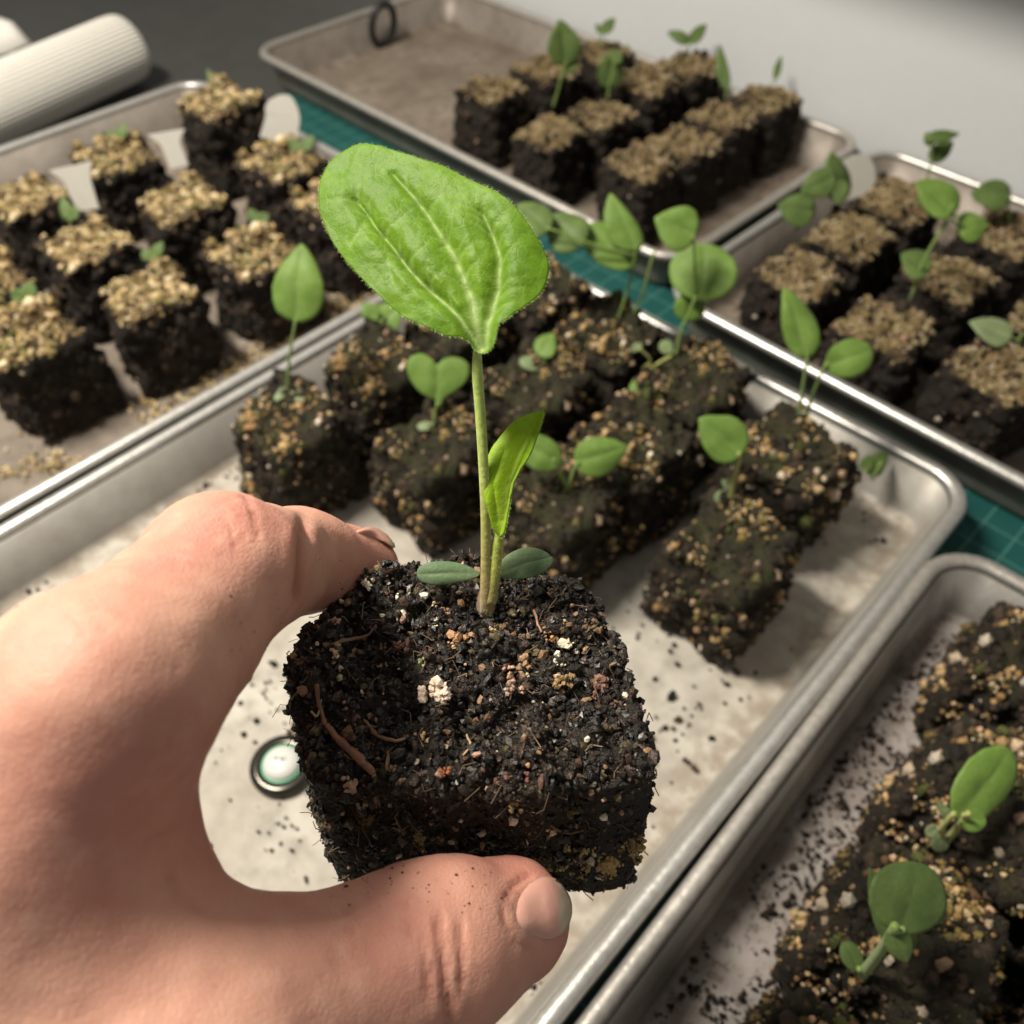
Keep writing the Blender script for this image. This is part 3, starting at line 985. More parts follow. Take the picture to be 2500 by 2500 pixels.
def leaf_mesh(name, outline, centre, p0, n, mat, veins=(), vein_w=8, groove=.00025, cup=0.0, nb=40, rings=8, jag=0.0, puff=0.0, seed=0, vein_strength=.8, bend=None, fine=()):
    n = nrm(np.array(n, float))
    B = poly_resample(outline, nb)
    if jag:
        rg = np.random.default_rng(seed)
        B = B + nrm(B - np.array(centre)) * rg.uniform(-jag, jag, (nb, 1))
    c = np.array(centre, float)
    rho = np.linspace(0, 1, rings + 1)[1:] ** .85
    X = np.concatenate([[c]] + [c + (B - c) * r for r in rho])
    RR = np.concatenate([[0]] + [np.full(nb, r) for r in rho])
    F4, F3 = [], []
    for j in range(nb):
        F3.append((0, 1 + j, 1 + (j + 1) % nb))
    for i in range(rings - 1):
        for j in range(nb):
            F4.append((1 + i * nb + j, 1 + (i + 1) * nb + j, 1 + (i + 1) * nb + (j + 1) % nb, 1 + i * nb + (j + 1) % nb))
    P = at_plane(X[:, 0], X[:, 1], p0, n)
    vein = np.zeros(len(X)); off = np.zeros(len(X)); near = np.full(len(X), 1e9)
    for vl in veins:
        w = vein_w
        if isinstance(vl, tuple) and isinstance(vl[0], (int, float)):
            w, vl = vl
        d, t = seg_dist(X, vl)
        wv = w * (1.25 - 1.0 * t)
        g = np.exp(-(d / wv) ** 2)
        vein = np.maximum(vein, g * (1 - .55 * t))
        off -= groove * np.exp(-(d / (wv * 2.6)) ** 2) * (1.1 - .75 * t)
        near = np.minimum(near, d / (w * 6))
    for vl in fine:
        d, t = seg_dist(X, vl)
        g = np.exp(-(d / (4.5 - 2.5 * t)) ** 2) * (1 - .7 * t)
        vein = np.maximum(vein, g * .42)
        off -= .00016 * np.exp(-(d / 9.0) ** 2) * (1 - .7 * t)
    if puff:
        off += puff * np.clip(near, 0, 1) * (1 - RR ** 3)
        off += puff * .35 * fbm(np.column_stack([X / 60.0, np.zeros(len(X))]), 1.0, 3, seed)
    off += cup * (RR ** 2)
    if bend is not None:
        off += bend(X)
    P = P + n * off[:, None]
    me = mesh_data(name, P, [np.array(F4), np.array(F3)], mat, attrs={'vein': vein * vein_strength})
    return me

def ell(base, tip, w, shape='ovate', skew=0):
    b, t = np.array(base, float), np.array(tip, float)
    ax_ = t - b; L = np.linalg.norm(ax_); u = ax_ / L; v = np.array([-u[1], u[0]])
    ph = np.linspace(0, 2 * np.pi, 24, endpoint=False)
    s = (1 - np.cos(ph)) / 2
    k = {'ovate': 1 + .30 * np.cos(ph), 'round': 1 + 0 * ph, 'long': 1 + .15 * np.cos(ph), 'obovate': 1 - .25 * np.cos(ph)}[shape]
    hw = w / 2 * np.sin(ph) * k
    if shape in ('ovate', 'long'):
        hw *= np.clip(1.15 - s ** 6 * .6, 0, 2)
    return [tuple(b + u * L * s_ + v * (h + skew * L * s_ * (1 - s_))) for s_, h in zip(s, hw)]

FACE = (0, -.72, .70)
GREEN = np.array((.20, .30, .07)); YEL = np.array((.34, .36, .10)); BROWN = np.array((.30, .22, .10))

def seedling(base, stems, leaves, label, z=.042, group='young seedlings in the trays', stem_r=.0006, mat='leaf_mid', yoff=0.0, stem_col=GREEN):
    """base, stems and leaves measured in the photograph; the plant grows in the upright plane through its foot"""
    p0 = at_z(np.array(float(base[0])), np.array(float(base[1])), z)
    root = thing('seedling', label, 'seedling', tuple(p0), group=group)
    pl = np.array([0, -1.0, 0.0])
    P = lambda x, y: at_plane(np.array(float(x)), np.array(float(y)), p0 + np.array([0, yoff, 0]), pl)
    for st in stems:
        q = spline([P(x, y) for x, y in st], 12)
        V, F, T = tube(q - p0, np.linspace(stem_r * 1.15, stem_r * .8, 12), 8)
        link('stem', mesh_data('stem', V, [F, T], M['stem'], attrs={'tint': np.tile(stem_col, (len(V), 1))}), root)
    sp_ = np.vstack([spline([(x, y, 0) for x, y in st], 16)[:, :2] for st in stems])
    for i, lf in enumerate(leaves):
        b, t, w = lf['b'], lf['t'], lf['w']
        kk = np.argmin(np.hypot(*(sp_ - np.array(b)).T))
        if np.hypot(*(sp_[kk] - np.array(b))) > 5:
            tip_ = np.array(b) * .93 + np.array(t) * .07
            mid_ = (sp_[kk] + tip_) / 2 + np.array([0, 4])
            q = spline([P(*sp_[kk]), P(*mid_), P(*tip_)], 8)
            V, F, T = tube(q - p0, np.linspace(stem_r * .85, stem_r * .6, 8), 7)
            link('leaf_stalk', mesh_data('leaf_stalk', V, [F, T], M['stem'], attrs={'tint': np.tile(stem_col, (len(V), 1))}), root)
        n = np.array(lf.get('n', FACE), float)
        bp = P(*b)
        out = lf.get('outline') or ell(b, t, w, lf.get('shape', 'ovate'), lf.get('skew', 0))
        cx = lf.get('c') or ((b[0] + t[0]) / 2, (b[1] + t[1]) / 2)
        L = math.dist(b, t)
        veins = lf.get('veins') or [(max(2, L * .025), [b, (b[0] * .4 + t[0] * .6 + .0, b[1] * .4 + t[1] * .6), t])]
        sc = to_px(bp)[2] / FPX
        me = leaf_mesh('leaf', out, cx, bp, n, M[lf.get('m', mat)], veins, groove=L * sc * .018, cup=L * sc * lf.get('cup', -.035), nb=44, rings=8, jag=L * .008,
                       puff=L * sc * .022, seed=i + int(b[0]), vein_strength=.45, bend=lambda X, L=L, sc=sc, i=i: L * sc * .05 * vnoise(np.column_stack([X / (L * .45), np.zeros(len(X))]), 1.0, i + int(b[0])))
        me.transform(Matrix.Translation(-Vector(p0)))
        o = link(lf.get('name', 'leaf'), me, root)
        sm = o.modifiers.new('s', 'SOLIDIFY'); sm.thickness = min(.0004, L * sc * .04); sm.offset = 0
    return root

def D(b, t, w, **k):
    d = dict(b=b, t=t, w=w); d.update(k); return d
COT = dict(m='leaf_pale', name='seed_leaf', shape='round', n=(0, -.35, .94))

# middle tray
seedling((702, 965), [[(702, 965), (706, 880), (722, 780)]],
         [D((722, 785), (735, 594), 108), D((700, 950), (654, 976), 30, **COT), D((704, 950), (745, 972), 34, **COT)],
         'upright seedling with one oval leaf standing over the left tray rim')
heart = [(1062, 975), (1035, 965), (1008, 938), (993, 900), (1002, 872), (1028, 863), (1052, 874), (1066, 890), (1085, 876), (1112, 872), (1140, 884), (1147, 910), (1132, 938), (1105, 958), (1085, 972), (1078, 985), (1072, 995), (1064, 990)]
seedling((1060, 1040), [[(1060, 1040), (1062, 1010), (1068, 985)]],
         [D((1068, 990), (1068, 868), 150, outline=heart, c=(1070, 935), veins=[(3, [(1068, 990), (1067, 930), (1066, 892)])]),
          D((1058, 1036), (1016, 1044), 22, **COT), D((1062, 1036), (1106, 1046), 22, **COT)],
         'bright seedling with a single heart-shaped leaf', z=.041)
seedling((1330, 900), [[(1330, 900), (1328, 870)]], [D((1318, 870), (1350, 812), 46, n=(-.2, -.4, .9)), D((1325, 890), (1268, 880), 36, **COT)],
         'tiny pale sprout right of the held stem near the middle of the tray', mat='leaf_mid')
seedling((1390, 1190), [[(1385, 1190), (1366, 1150), (1352, 1120)], [(1390, 1190), (1400, 1150), (1412, 1128)]],
         [D((1368, 1135), (1272, 1075), 84, shape='round', skew=-.05), D((1404, 1130), (1534, 1090), 82, skew=.05), D((1372, 1205), (1340, 1218), 40, **COT)],
         'seedling with two spread oval leaves just right of the young held leaf')
seedling((1500, 800), [[(1505, 790), (1535, 700), (1550, 625)], [(1530, 800), (1568, 720), (1590, 640), (1600, 610)]],
         [D((1555, 640), (1425, 560), 100, shape='round', n=(0, -.5, .85)), D((1558, 610), (1490, 470), 66, skew=-.35), D((1420, 600), (1340, 520), 90, n=(0, -.4, .9), m='leaf_dim'),
          D((1340, 560), (1262, 495), 70, m='leaf_dim', n=(0, -.3, .95)), D((1500, 790), (1470, 778), 30, **COT)],
         'tall seedling with curved upright leaf beside the far rim, right of the large held leaf', z=.038)
seedling((1648, 872), [[(1650, 872), (1662, 810), (1680, 770), (1700, 720)]],
         [D((1712, 735), (1722, 595), 168, shape='round', n=(-.2, -.62, .76), cup=.01), D((1680, 785), (1690, 700), 64, n=(0, -.8, .5)),
          D((1700, 575), (1600, 530), 96, m='leaf_mid', n=(0, -.7, .7)),
          D((1640, 858), (1612, 835), 34, **COT)],
         'seedling with a large round quilted leaf over the green mat gap')
seedling((1590, 905), [[(1570, 900), (1588, 880), (1560, 850)], [(1585, 905), (1610, 885), (1640, 868)], [(1575, 925), (1578, 900)]],
         [D((1576, 915), (1576, 985), 80, shape='round', n=(0, -.35, .94)), D((1560, 855), (1548, 838), 26, m='leaf_pale')],
         'low seedling with one small round leaf pointing down', stem_col=YEL)
seedling((1785, 1225), [[(1785, 1225), (1790, 1180), (1805, 1120)]],
         [D((1812, 1112), (1708, 1020), 96, skew=.12), D((1782, 1205), (1745, 1222), 34, m='leaf_pale', shape='round'), D((1790, 1190), (1762, 1172), 22, m='leaf_pale')],
         'seedling with one pointed leaf on the nearest free-standing block', stem_r=.0009, stem_col=YEL)
seedling((1955, 1035), [[(1950, 1035), (1958, 960), (1972, 870)], [(1965, 1035), (1985, 960), (2018, 885)]],
         [D((1975, 875), (1915, 700), 72, skew=.10), D((2018, 893), (2132, 855), 92, shape='round', n=(0, -.6, .8)),
          D((1958, 1020), (1928, 1000), 32, **COT), D((1955, 1018), (1962, 1052), 44, **COT)],
         'tall seedling with two leaves on long thin stems crossing the double rims')
seedling((2130, 1170), [[(2130, 1170), (2150, 1130)]], [D((2120, 1160), (2165, 1100), 40, m='leaf_dim'), D((2110, 1150), (2125, 1110), 30, m='leaf_dim')],
         'faint drooping sprout at the right side of the middle tray', z=.02)
seedling((930, 800), [[(930, 800), (940, 770)]], [D((915, 800), (985, 740), 60, n=(0, -.5, .85)), D((920, 780), (885, 740), 40)],
         'half-hidden seedling peeking out under the lower edge of the large leaf', z=.042)
# left tray
for b, lv, lb in [
    ((528, 232), [((526, 225), (505, 165), 16), ((528, 222), (530, 178), 14)], 'thin sprout on top of the tallest tan block by the left tray corner'),
    ((290, 345), [((285, 340), (262, 318), 22), ((292, 338), (305, 300), 24)], 'olive sprout on the straw-topped block in the left tray'),
    ((170, 540), [((168, 535), (150, 478), 26), ((175, 535), (185, 500), 24)], 'small dark sprout before the white tag near the left edge'),
    ((630, 545), [((628, 540), (605, 510), 24), ((634, 540), (655, 522), 26)], 'pale yellow sprout on the block behind the lone oval leaf'),
    ((370, 640), [((366, 632), (345, 612), 24), ((372, 630), (398, 590), 26)], 'little bright sprout on the crumbling golden block'),
    ((62, 745), [((58, 740), (30, 705), 34), ((64, 735), (75, 685), 36)], 'green sprout on the large golden block at the lower left edge'),
    ((735, 372), [((732, 368), (705, 338), 26), ((740, 366), (765, 330), 26)], 'olive sprout on the block at the right rim of the left tray')]:
    seedling(b, [[b, (lv[0][0][0], lv[0][0][1])]], [D(*l) for l in lv], lb, mat='leaf_dim', z=.044)
# top tray
seedling((1352, 262), [[(1350, 262), (1368, 200), (1380, 150)]], [D((1385, 160), (1368, 48), 70, n=(.2, -.9, .3)), D((1372, 180), (1420, 148), 18)],
         'tall seedling with a dark hanging leaf in the top tray', mat='leaf_dim', stem_col=GREEN * .8)
seedling((1468, 112), [[(1468, 112), (1472, 85)]], [D((1470, 80), (1502, 42), 24), D((1466, 82), (1455, 55), 12)], 'small two-leaved sprout at the back edge of the top tray', mat='leaf_dim')
seedling((1484, 240), [[(1484, 240), (1486, 215)]], [D((1486, 215), (1500, 118), 56, n=(.2, -.9, .3)), D((1498, 150), (1518, 125), 24)], 'dark drooping leaf standing in the middle of the top tray', mat='leaf_dim')
seedling((1680, 140), [[(1680, 140), (1682, 105)]], [D((1682, 102), (1630, 75), 26), D((1684, 104), (1726, 56), 26)], 'forked two-leaved sprout outlined against the white wall', mat='leaf_dim')
seedling((1772, 238), [[(1772, 238), (1776, 210)]], [D((1776, 215), (1758, 108), 26, skew=-.16)], 'curved grass-like sprout outlined against the white wall', mat='leaf_dim')
seedling((1890, 205), [[(1890, 205), (1892, 190)]], [D((1892, 192), (1908, 135), 15)], 'thin single sprout at the right end of the top tray', mat='leaf_dim')
# right tray
seedling((2240, 500), [[(2240, 500), (2262, 440), (2276, 385)]], [D((2272, 388), (2330, 345), 36, n=(.1, -.6, .7)), D((2276, 355), (2262, 322), 26), D((2265, 335), (2345, 325), 26)],
         'seedling with a cup-shaped head in front of the white wall', mat='leaf_dim')
seedling((2220, 735), [[(2222, 735), (2250, 650), (2300, 560), (2345, 525)], [(2300, 560), (2325, 500)]],
         [D((2335, 520), (2240, 440), 74, n=(0, -.6, .8), skew=.15), D((2340, 560), (2415, 545), 64, m='leaf_mid', n=(0, -.5, .8)), D((2270, 660), (2200, 620), 60, m='leaf_dim', n=(0, -.3, .9))],
         'branching leggy seedling in the middle of the right tray', mat='leaf_mid')
seedling((2466, 560), [[(2466, 560), (2462, 500)]], [D((2470, 478), (2372, 470), 62, n=(0, -.5, .85))], 'dark dome-shaped leaf by the bright far rim at the right edge', mat='leaf_dim')
seedling((1945, 565), [[(1945, 565), (1950, 540)], [(2010, 470), (2030, 440)]],
         [D((2050, 490), (2035, 372), 60, n=(.2, -.9, .3)), D((2040, 430), (1955, 470), 60), D((1990, 520), (1900, 500), 70), D((2060, 440), (2045, 500), 36)],
         'dull green leggy seedling hanging over the corner between top and right trays', mat='leaf_dim', z=.03)
seedling((2480, 850), [[(2480, 850), (2495, 815)]], [D((2472, 822), (2368, 785), 56, m='leaf_pale', n=(0, -.3, .95))], 'pale arched leaf at the right edge above the double rims', mat='leaf_pale')
# lower right tray
seedling((2310, 2060), [[(2305, 2055), (2300, 2020), (2330, 1985)], [(2310, 2055), (2345, 2010), (2365, 1985)]],
         [D((2345, 2000), (2468, 1830), 132, shape='round', n=(.1, -.5, .85), veins=[(7, [(2345, 2000), (2410, 1915), (2460, 1840)])]),
          D((2345, 2000), (2410, 2005), 60, shape='round', n=(0, -.4, .9)), D((2300, 2040), (2290, 2080), 44, m='leaf_pale', shape='round'), D((2290, 2020), (2262, 2040), 34, m='leaf_pale', shape='round'),
          D((2320, 2000), (2290, 1960), 22, m='leaf_pale')],
         'bright crumpled round leaf with pale little side leaves in the lower right tray', stem_col=YEL, stem_r=.0008, z=.040)
seedling((2100, 2385), [[(2100, 2385), (2150, 2320), (2185, 2260)]],
         [D((2205, 2280), (2235, 2105), 190, shape='round', n=(.1, -.45, .88), m='leaf_dim', veins=[(5, [(2205, 2280), (2225, 2180), (2238, 2110)])]),
          D((2220, 2330), (2122, 2125), 74, n=(-.3, -.7, .6), m='leaf_dim'), D((2180, 2270), (2215, 2350), 56, m='leaf_dim'),
          D((2100, 2370), (2060, 2300), 52, m='leaf_dim', shape='round', n=(0, -.3, .95)), D((2095, 2400), (2150, 2440), 60, m='leaf_dim', shape='round', n=(0, -.3, .95))],
         'seedling with a large round dark leaf and sheath-like leaf in the lower right tray', stem_r=.0011, z=.040)

# ------------------------------------------------------------------ the held soil block
HZ = .1600                                                       # height of its upper face
front = at(np.array(1165.), np.array(1890.), .110)
ol_px = [(748, 1895), (712, 1740), (690, 1620), (760, 1500), (880, 1415), (1000, 1375), (1200, 1365), (1380, 1400), (1470, 1475), (1525, 1580), (1570, 1745), (1600, 1890), (1400, 1925), (1165, 1930), (940, 1925)]
OL = np.array([at_z(np.array(float(x)), np.array(float(y)), HZ)[:2] for x, y in ol_px])
HC = np.array([OL[:, 0].mean(), OL[:, 1].mean()])
th_o = np.arctan2(OL[:, 1] - HC[1], OL[:, 0] - HC[0]); r_o = np.hypot(OL[:, 1] - HC[1], OL[:, 0] - HC[0])
o_ = np.argsort(th_o); th_o, r_o = th_o[o_], r_o[o_]
def r_at(th):
    return np.interp(th, np.concatenate([th_o - 2 * np.pi, th_o, th_o + 2 * np.pi]), np.tile(r_o, 3))
H_H = .0385
held = thing('soil_block', 'dark crumbly soil block pinched between thumb and finger in the foreground', 'soil block', (HC[0], HC[1], HZ - H_H))
Q, F = lattice_box(150)
P, N = rounded(Q, (.02, .02, H_H / 2), .0014)
th = np.arctan2(P[:, 1], P[:, 0])
rbox = .02 / np.maximum(np.abs(np.cos(th)), np.abs(np.sin(th)))
k = r_at(th) / rbox
zz = P[:, 2] / (H_H / 2)
P[:, :2] *= (k * (1 + .035 * (1 - zz)))[:, None]
S = P * 1.0
rid = 1 - np.abs(fbm(S, 420, 2, 8))
topw = .30 + 1.0 * np.clip(N[:, 2], 0, 1)
d = .0006 * fbm(S, 90, 3, 3) + topw * (.0013 * fbm(S, 300, 4, 4) + .0009 * rid) + .0006 * fbm(S, 1300, 3, 6)
P = P + N * (d - .0008)[:, None]
P[:, 2] += H_H / 2
HP, HN, HF = P, N, F
frontm = np.clip(-N[:, 1], 0, 1) * .8 + .25
link('soil', mesh_data('soil', P, F, M['soil_wet'], attrs={'moss': frontm}), held)
rng = np.random.default_rng(21)
every = lambda nn, c: np.where(nn[:, 2] < -.6, .1, np.where(nn[:, 2] > .35, 1.0, .35))
n = 9500
X, nn = scatter_on(P, N, F, n, rng, every)
sz = np.minimum(rng.gamma(1.6, .00017, n) + .0001, .00072) * np.where(nn[:, 2] > .35, 1.0, .7)
col = pick(rng, np.array([(.007, .0045, .0036), (.012, .0075, .0055), (.005, .0036, .003), (.05, .029, .019), (.022, .016, .008)]), n, .3)
m_ = rng.random(n); bro = m_ < .060; pal = (m_ > .060) & (m_ < .080); ol_ = (m_ > .080) & (m_ < .13)
col[bro] = pick(rng, np.array([(.20, .11, .06), (.28, .17, .09), (.16, .08, .055)]), bro.sum()); sz[bro] *= 1.1
col[pal] = pick(rng, PALE, pal.sum()); sz[pal] *= .6
col[ol_] = pick(rng, np.array([(.07, .055, .02), (.10, .075, .03)]), ol_.sum())
V, FF, at_ = grains(X + nn * sz[:, None] * .3, sz, rng, col, squash=(.40, 1.45), jit=.35)
link('crumbs', mesh_data('crumbs', V, FF, M['wet_grain'], smooth=False, attrs=at_), held, kind='stuff')
# fine root hairs and fibres
fib = []
X, nn = scatter_on(P, N, F, 700, rng, every)
fcol = []
for i in range(len(X)):
    t = nrm(np.cross(nn[i], rng.normal(size=3))) + nn[i] * rng.uniform(-.05, .35)
    L = rng.uniform(.0008, .0035)
    b2 = rng.normal(size=3) * .0005
    q = np.array([X[i] + nn[i] * .0003, X[i] + nn[i] * .0006 + t * L * .5 + b2, X[i] + t * L + nn[i] * rng.uniform(0, .0006)])
    V, F_, T_ = tube(q, rng.uniform(.00003, .00010), 4, cap=False)
    fib.append((V, F_))
    fcol.append(np.tile(pick(rng, np.array([(.14, .09, .06), (.26, .18, .12), (.04, .03, .025)]), 1), (len(V), 1)))
V, FF = join(fib)
link('fibres', mesh_data('fibres', V, FF, M['grain'], attrs={'tint': np.concatenate(fcol)}), held, kind='stuff')

# pieces that can be picked out one by one, placed where the photograph shows them
org = np.array([HC[0], HC[1], HZ - H_H])
from mathutils.bvhtree import BVHTree
bvh = BVHTree.FromPolygons([Vector(v) for v in HP], [tuple(f) for f in HF])
def on_held(x, y):
    r = nrm(ray(np.array(float(x)), np.array(float(y))))
    h = bvh.ray_cast(Vector(CAMP - org), Vector(r))
    return (np.array(h[0]), np.array(h[1])) if h[0] is not None else None

def chip(name, x, y, w, h, col, seed, blobs=1, mat='fleck'):
    hit = on_held(x, y)
    if hit is None:
        return
    p, nn_ = hit
    dep = to_px(p + org)[2]
    rg = np.random.default_rng(seed)
    sx, sy = w / 2 / FPX * dep * 1.15, h / 2 / FPX * dep * 1.15
    if name == 'perlite':
        sx, sy = sx * 1.2, sy * 1.2
    if blobs < 3 and max(w, h) > 19:
        blobs = 4
    if blobs >= 3:
        blobs = int(blobs * 2.2)
    pts, szs = [], []
    for b in range(blobs):
        f = .0 if blobs == 1 else 1
        pts.append(RT * rg.uniform(-1, 1) * sx * f * .75 + UPV * rg.uniform(-1, 1) * sy * f * .75 + nn_ * .0001)
        szs.append(min(sx, sy) * (1.1 if blobs == 1 else rg.uniform(.2, .5)))
    V, F_, a_ = grains(np.array(pts), np.array(szs), rg, pick(rg, np.array([col]), blobs, .15), squash=(.7, 1.2), jit=.35)
    if blobs == 1 and w != h:
        V = V @ (np.eye(3) + np.outer(RT, RT) * (w / min(w, h) - 1) + np.outer(UPV, UPV) * (h / min(w, h) - 1))
    o = link(name, mesh_data(name, V, F_, M[mat], smooth=False, attrs=a_), held, loc=p + nn_ * (min(sx, sy) * .3 + .0002) + nrm(CAMP - org - p) * .0002)

WH = (.78, .72, .58); CR_ = (.62, .50, .33); TN = (.40, .25, .14); RD = (.36, .13, .05); PK = (.48, .30, .22)
chips = [('perlite', 902, 1426, 30, 32, WH, 3), ('perlite', 778, 1470, 26, 36, WH, 3), ('perlite', 936, 1506, 14, 12, WH, 1), ('perlite', 983, 1458, 18, 18, WH, 2), ('perlite', 983, 1494, 16, 18, WH, 1),
         ('perlite', 832, 1467, 16, 13, WH, 1), ('perlite', 763, 1576, 18, 18, WH, 2), ('perlite', 1203, 1542, 30, 30, CR_, 4), ('perlite', 1372, 1566, 18, 18, WH, 1), ('perlite', 1394, 1568, 18, 20, WH, 2),
         ('perlite', 1363, 1600, 14, 18, WH, 1), ('perlite', 1360, 1622, 26, 14, WH, 2), ('perlite', 1373, 1783, 10, 20, WH, 1), ('perlite', 1056, 1690, 66, 44, (.80, .66, .54), 12), ('perlite', 1082, 1712, 34, 30, (.74, .62, .52), 6),
         ('perlite', 1068, 1524, 8, 24, WH, 1), ('perlite', 800, 1500, 12, 10, WH, 1), ('perlite', 1060, 1472, 10, 22, CR_, 1), ('perlite', 1158, 1838, 8, 18, CR_, 1),
         ('bark_chip', 1118, 1562, 58, 46, (.42, .24, .13), 6), ('bark_chip', 1105, 1575, 30, 20, (.55, .36, .2), 2), ('bark_chip', 1232, 1652, 34, 52, PK, 5), ('bark_chip', 1258, 1680, 50, 26, PK, 5), ('bark_chip', 1280, 1625, 40, 36, TN, 5),
         ('bark_chip', 1292, 1653, 28, 18, CR_, 1), ('bark_chip', 1372, 1662, 60, 34, (.32, .21, .10), 6), ('bark_chip', 808, 1520, 26, 26, PK, 2), ('bark_chip', 785, 1530, 22, 18, TN, 1), ('bark_chip', 818, 1610, 28, 36, CR_, 2),
         ('bark_chip', 930, 1622, 28, 16, TN, 1), ('bark_chip', 970, 1578, 50, 34, (.14, .07, .055), 5), ('bark_chip', 858, 1722, 34, 40, PK, 4), ('bark_chip', 1032, 1792, 40, 30, (.48, .34, .18), 4), ('bark_chip', 1078, 1824, 22, 16, CR_, 1),
         ('bark_chip', 1083, 1886, 34, 32, RD, 2), ('bark_chip', 850, 1918, 44, 40, (.48, .33, .24), 7), ('bark_chip', 880, 1955, 26, 30, (.40, .33, .26), 3), ('bark_chip', 1234, 1902, 36, 36, (.14, .07, .05), 3),
         ('bark_chip', 1282, 1910, 26, 32, (.16, .07, .05), 2), ('bark_chip', 1262, 1960, 44, 34, (.34, .24, .12), 4), ('bark_chip', 1015, 2040, 38, 34, (.40, .31, .13), 4), ('bark_chip', 1035, 2070, 24, 12, CR_, 1), ('bark_chip', 1070, 2042, 40, 22, (.22, .16, .07), 3),
         ('bark_chip', 1100, 2054, 18, 14, CR_, 1), ('bark_chip', 806, 1998, 36, 40, (.17, .12, .08), 5), ('bark_chip', 890, 1992, 44, 32, (.18, .13, .06), 5), ('bark_chip', 1480, 2100, 60, 46, (.46, .32, .13), 9), ('bark_chip', 1420, 2105, 50, 30, (.34, .24, .10), 6),
         ('bark_chip', 1340, 2110, 60, 26, (.28, .20, .08), 6), ('bark_chip', 1470, 1672, 44, 56, (.20, .11, .08), 6), ('bark_chip', 1552, 2040, 40, 40, (.26, .19, .09), 5), ('bark_chip', 1230, 1545, 40, 34, (.16, .11, .055), 5), ('bark_chip', 1290, 1560, 44, 30, (.20, .14, .09), 5),
         ('bark_chip', 1338, 1550, 22, 24, (.42, .24, .10), 2), ('bark_chip', 1420, 1582, 26, 18, TN, 2), ('bark_chip', 930, 1580, 20, 16, (.2, .12, .07), 2), ('bark_chip', 955, 1880, 24, 26, (.30, .20, .11), 2), ('bark_chip', 806, 1882, 16, 26, CR_, 1),
         ('bark_chip', 832, 1655, 18, 18, (.4, .42, .22), 1), ('bark_chip', 1027, 1620, 18, 26, (.36, .42, .16), 3), ('bark_chip', 735, 1622, 22, 30, (.22, .15, .08), 2), ('bark_chip', 715, 1605, 18, 18, TN, 1), ('bark_chip', 1255, 1470, 40, 30, (.12, .08, .06), 4),
         ('bark_chip', 1355, 1450, 34, 26, (.16, .11, .08), 4), ('bark_chip', 1440, 1530, 50, 36, (.18, .12, .06), 5), ('bark_chip', 1500, 1730, 30, 30, (.12, .07, .06), 3), ('bark_chip', 1400, 1980, 60, 30, (.09, .075, .03), 5)]
rg = np.random.default_rng(78)
for i in range(26):                                  # the tan patch low on the right of the front face
    chips.append(('bark_chip', rg.uniform(1300, 1590), rg.uniform(2050, 2140), rg.uniform(16, 34), rg.uniform(14, 28), [(.50, .35, .15), (.40, .28, .11), (.58, .44, .22)][rg.integers(0, 3)], 3))
for i, (nm, x, y, w, h, c, b) in enumerate(chips):
    chip(nm, x, y, w, h, c, 300 + i, b)
rg = np.random.default_rng(77)
for i in range(60):
    x, y = rg.uniform(720, 1570), rg.uniform(1440, 2150)
    s = rg.uniform(8, 17)
    c = [WH, CR_, TN, PK, (.10, .06, .045), (.24, .15, .08)][rg.integers(0, 6)]
    chip('perlite' if c is WH else 'bark_chip', x, y, s, s * rg.uniform(.7, 1.2), c, 600 + i, 1)

def twig(pts, w, col, seed):
    q = []
    for x, y in spline([(x, y, 0) for x, y in pts], 10)[:, :2]:
        h = on_held(x, y)
        if h is None:
            return
        q.append(h[0] + h[1] * .0004)
    q = np.array(q)
    q = (q + np.vstack([q[:1], q[:-1]]) + np.vstack([q[1:], q[-1:]])) / 3
    q += nrm(CAMP - org - q) * .0005
    rg = np.random.default_rng(seed)
    R = np.interp(np.linspace(0, 1, len(q)), np.linspace(0, 1, len(w)), w) / 2 / FPX * .12 * (1 + rg.uniform(-.15, .15, len(q)))
    V, F_, T_ = tube(q, R, 7)
    link('twig', mesh_data('twig', V, [F_, T_], M['grain'], attrs={'tint': np.tile(col, (len(V), 1))}), held)
twig([(792, 1770), (830, 1812), (880, 1850), (920, 1895)], (12, 18, 22, 16), (.26, .14, .095), 1)
twig([(768, 1670), (778, 1720), (790, 1775)], (12, 10, 12), (.22, .13, .08), 2)
twig([(880, 1755), (915, 1790), (955, 1812), (990, 1805)], (8, 10, 9, 6), (.25, .15, .09), 3)
twig([(800, 1572), (850, 1562), (895, 1552), (912, 1530)], (6, 10, 8, 4), (.26, .16, .12), 4)
twig([(1298, 1488), (1312, 1515), (1320, 1545)], (10, 7, 5), (.34, .20, .14), 5)
twig([(762, 1735), (774, 1748), (784, 1700)], (6, 5, 4), (.40, .30, .18), 6)
twig([(1145, 1790), (1150, 1820), (1136, 1850)], (5, 6, 4), (.46, .36, .22), 7)
twig([(955, 1830), (952, 1860), (945, 1885)], (7, 9, 8), (.30, .20, .11), 8)
twig([(1340, 2010), (1380, 2030), (1430, 2022)], (6, 7, 5), (.16, .10, .05), 9)
twig([(1440, 1440), (1470, 1470), (1490, 1500)], (6, 8, 5), (.20, .12, .08), 10)

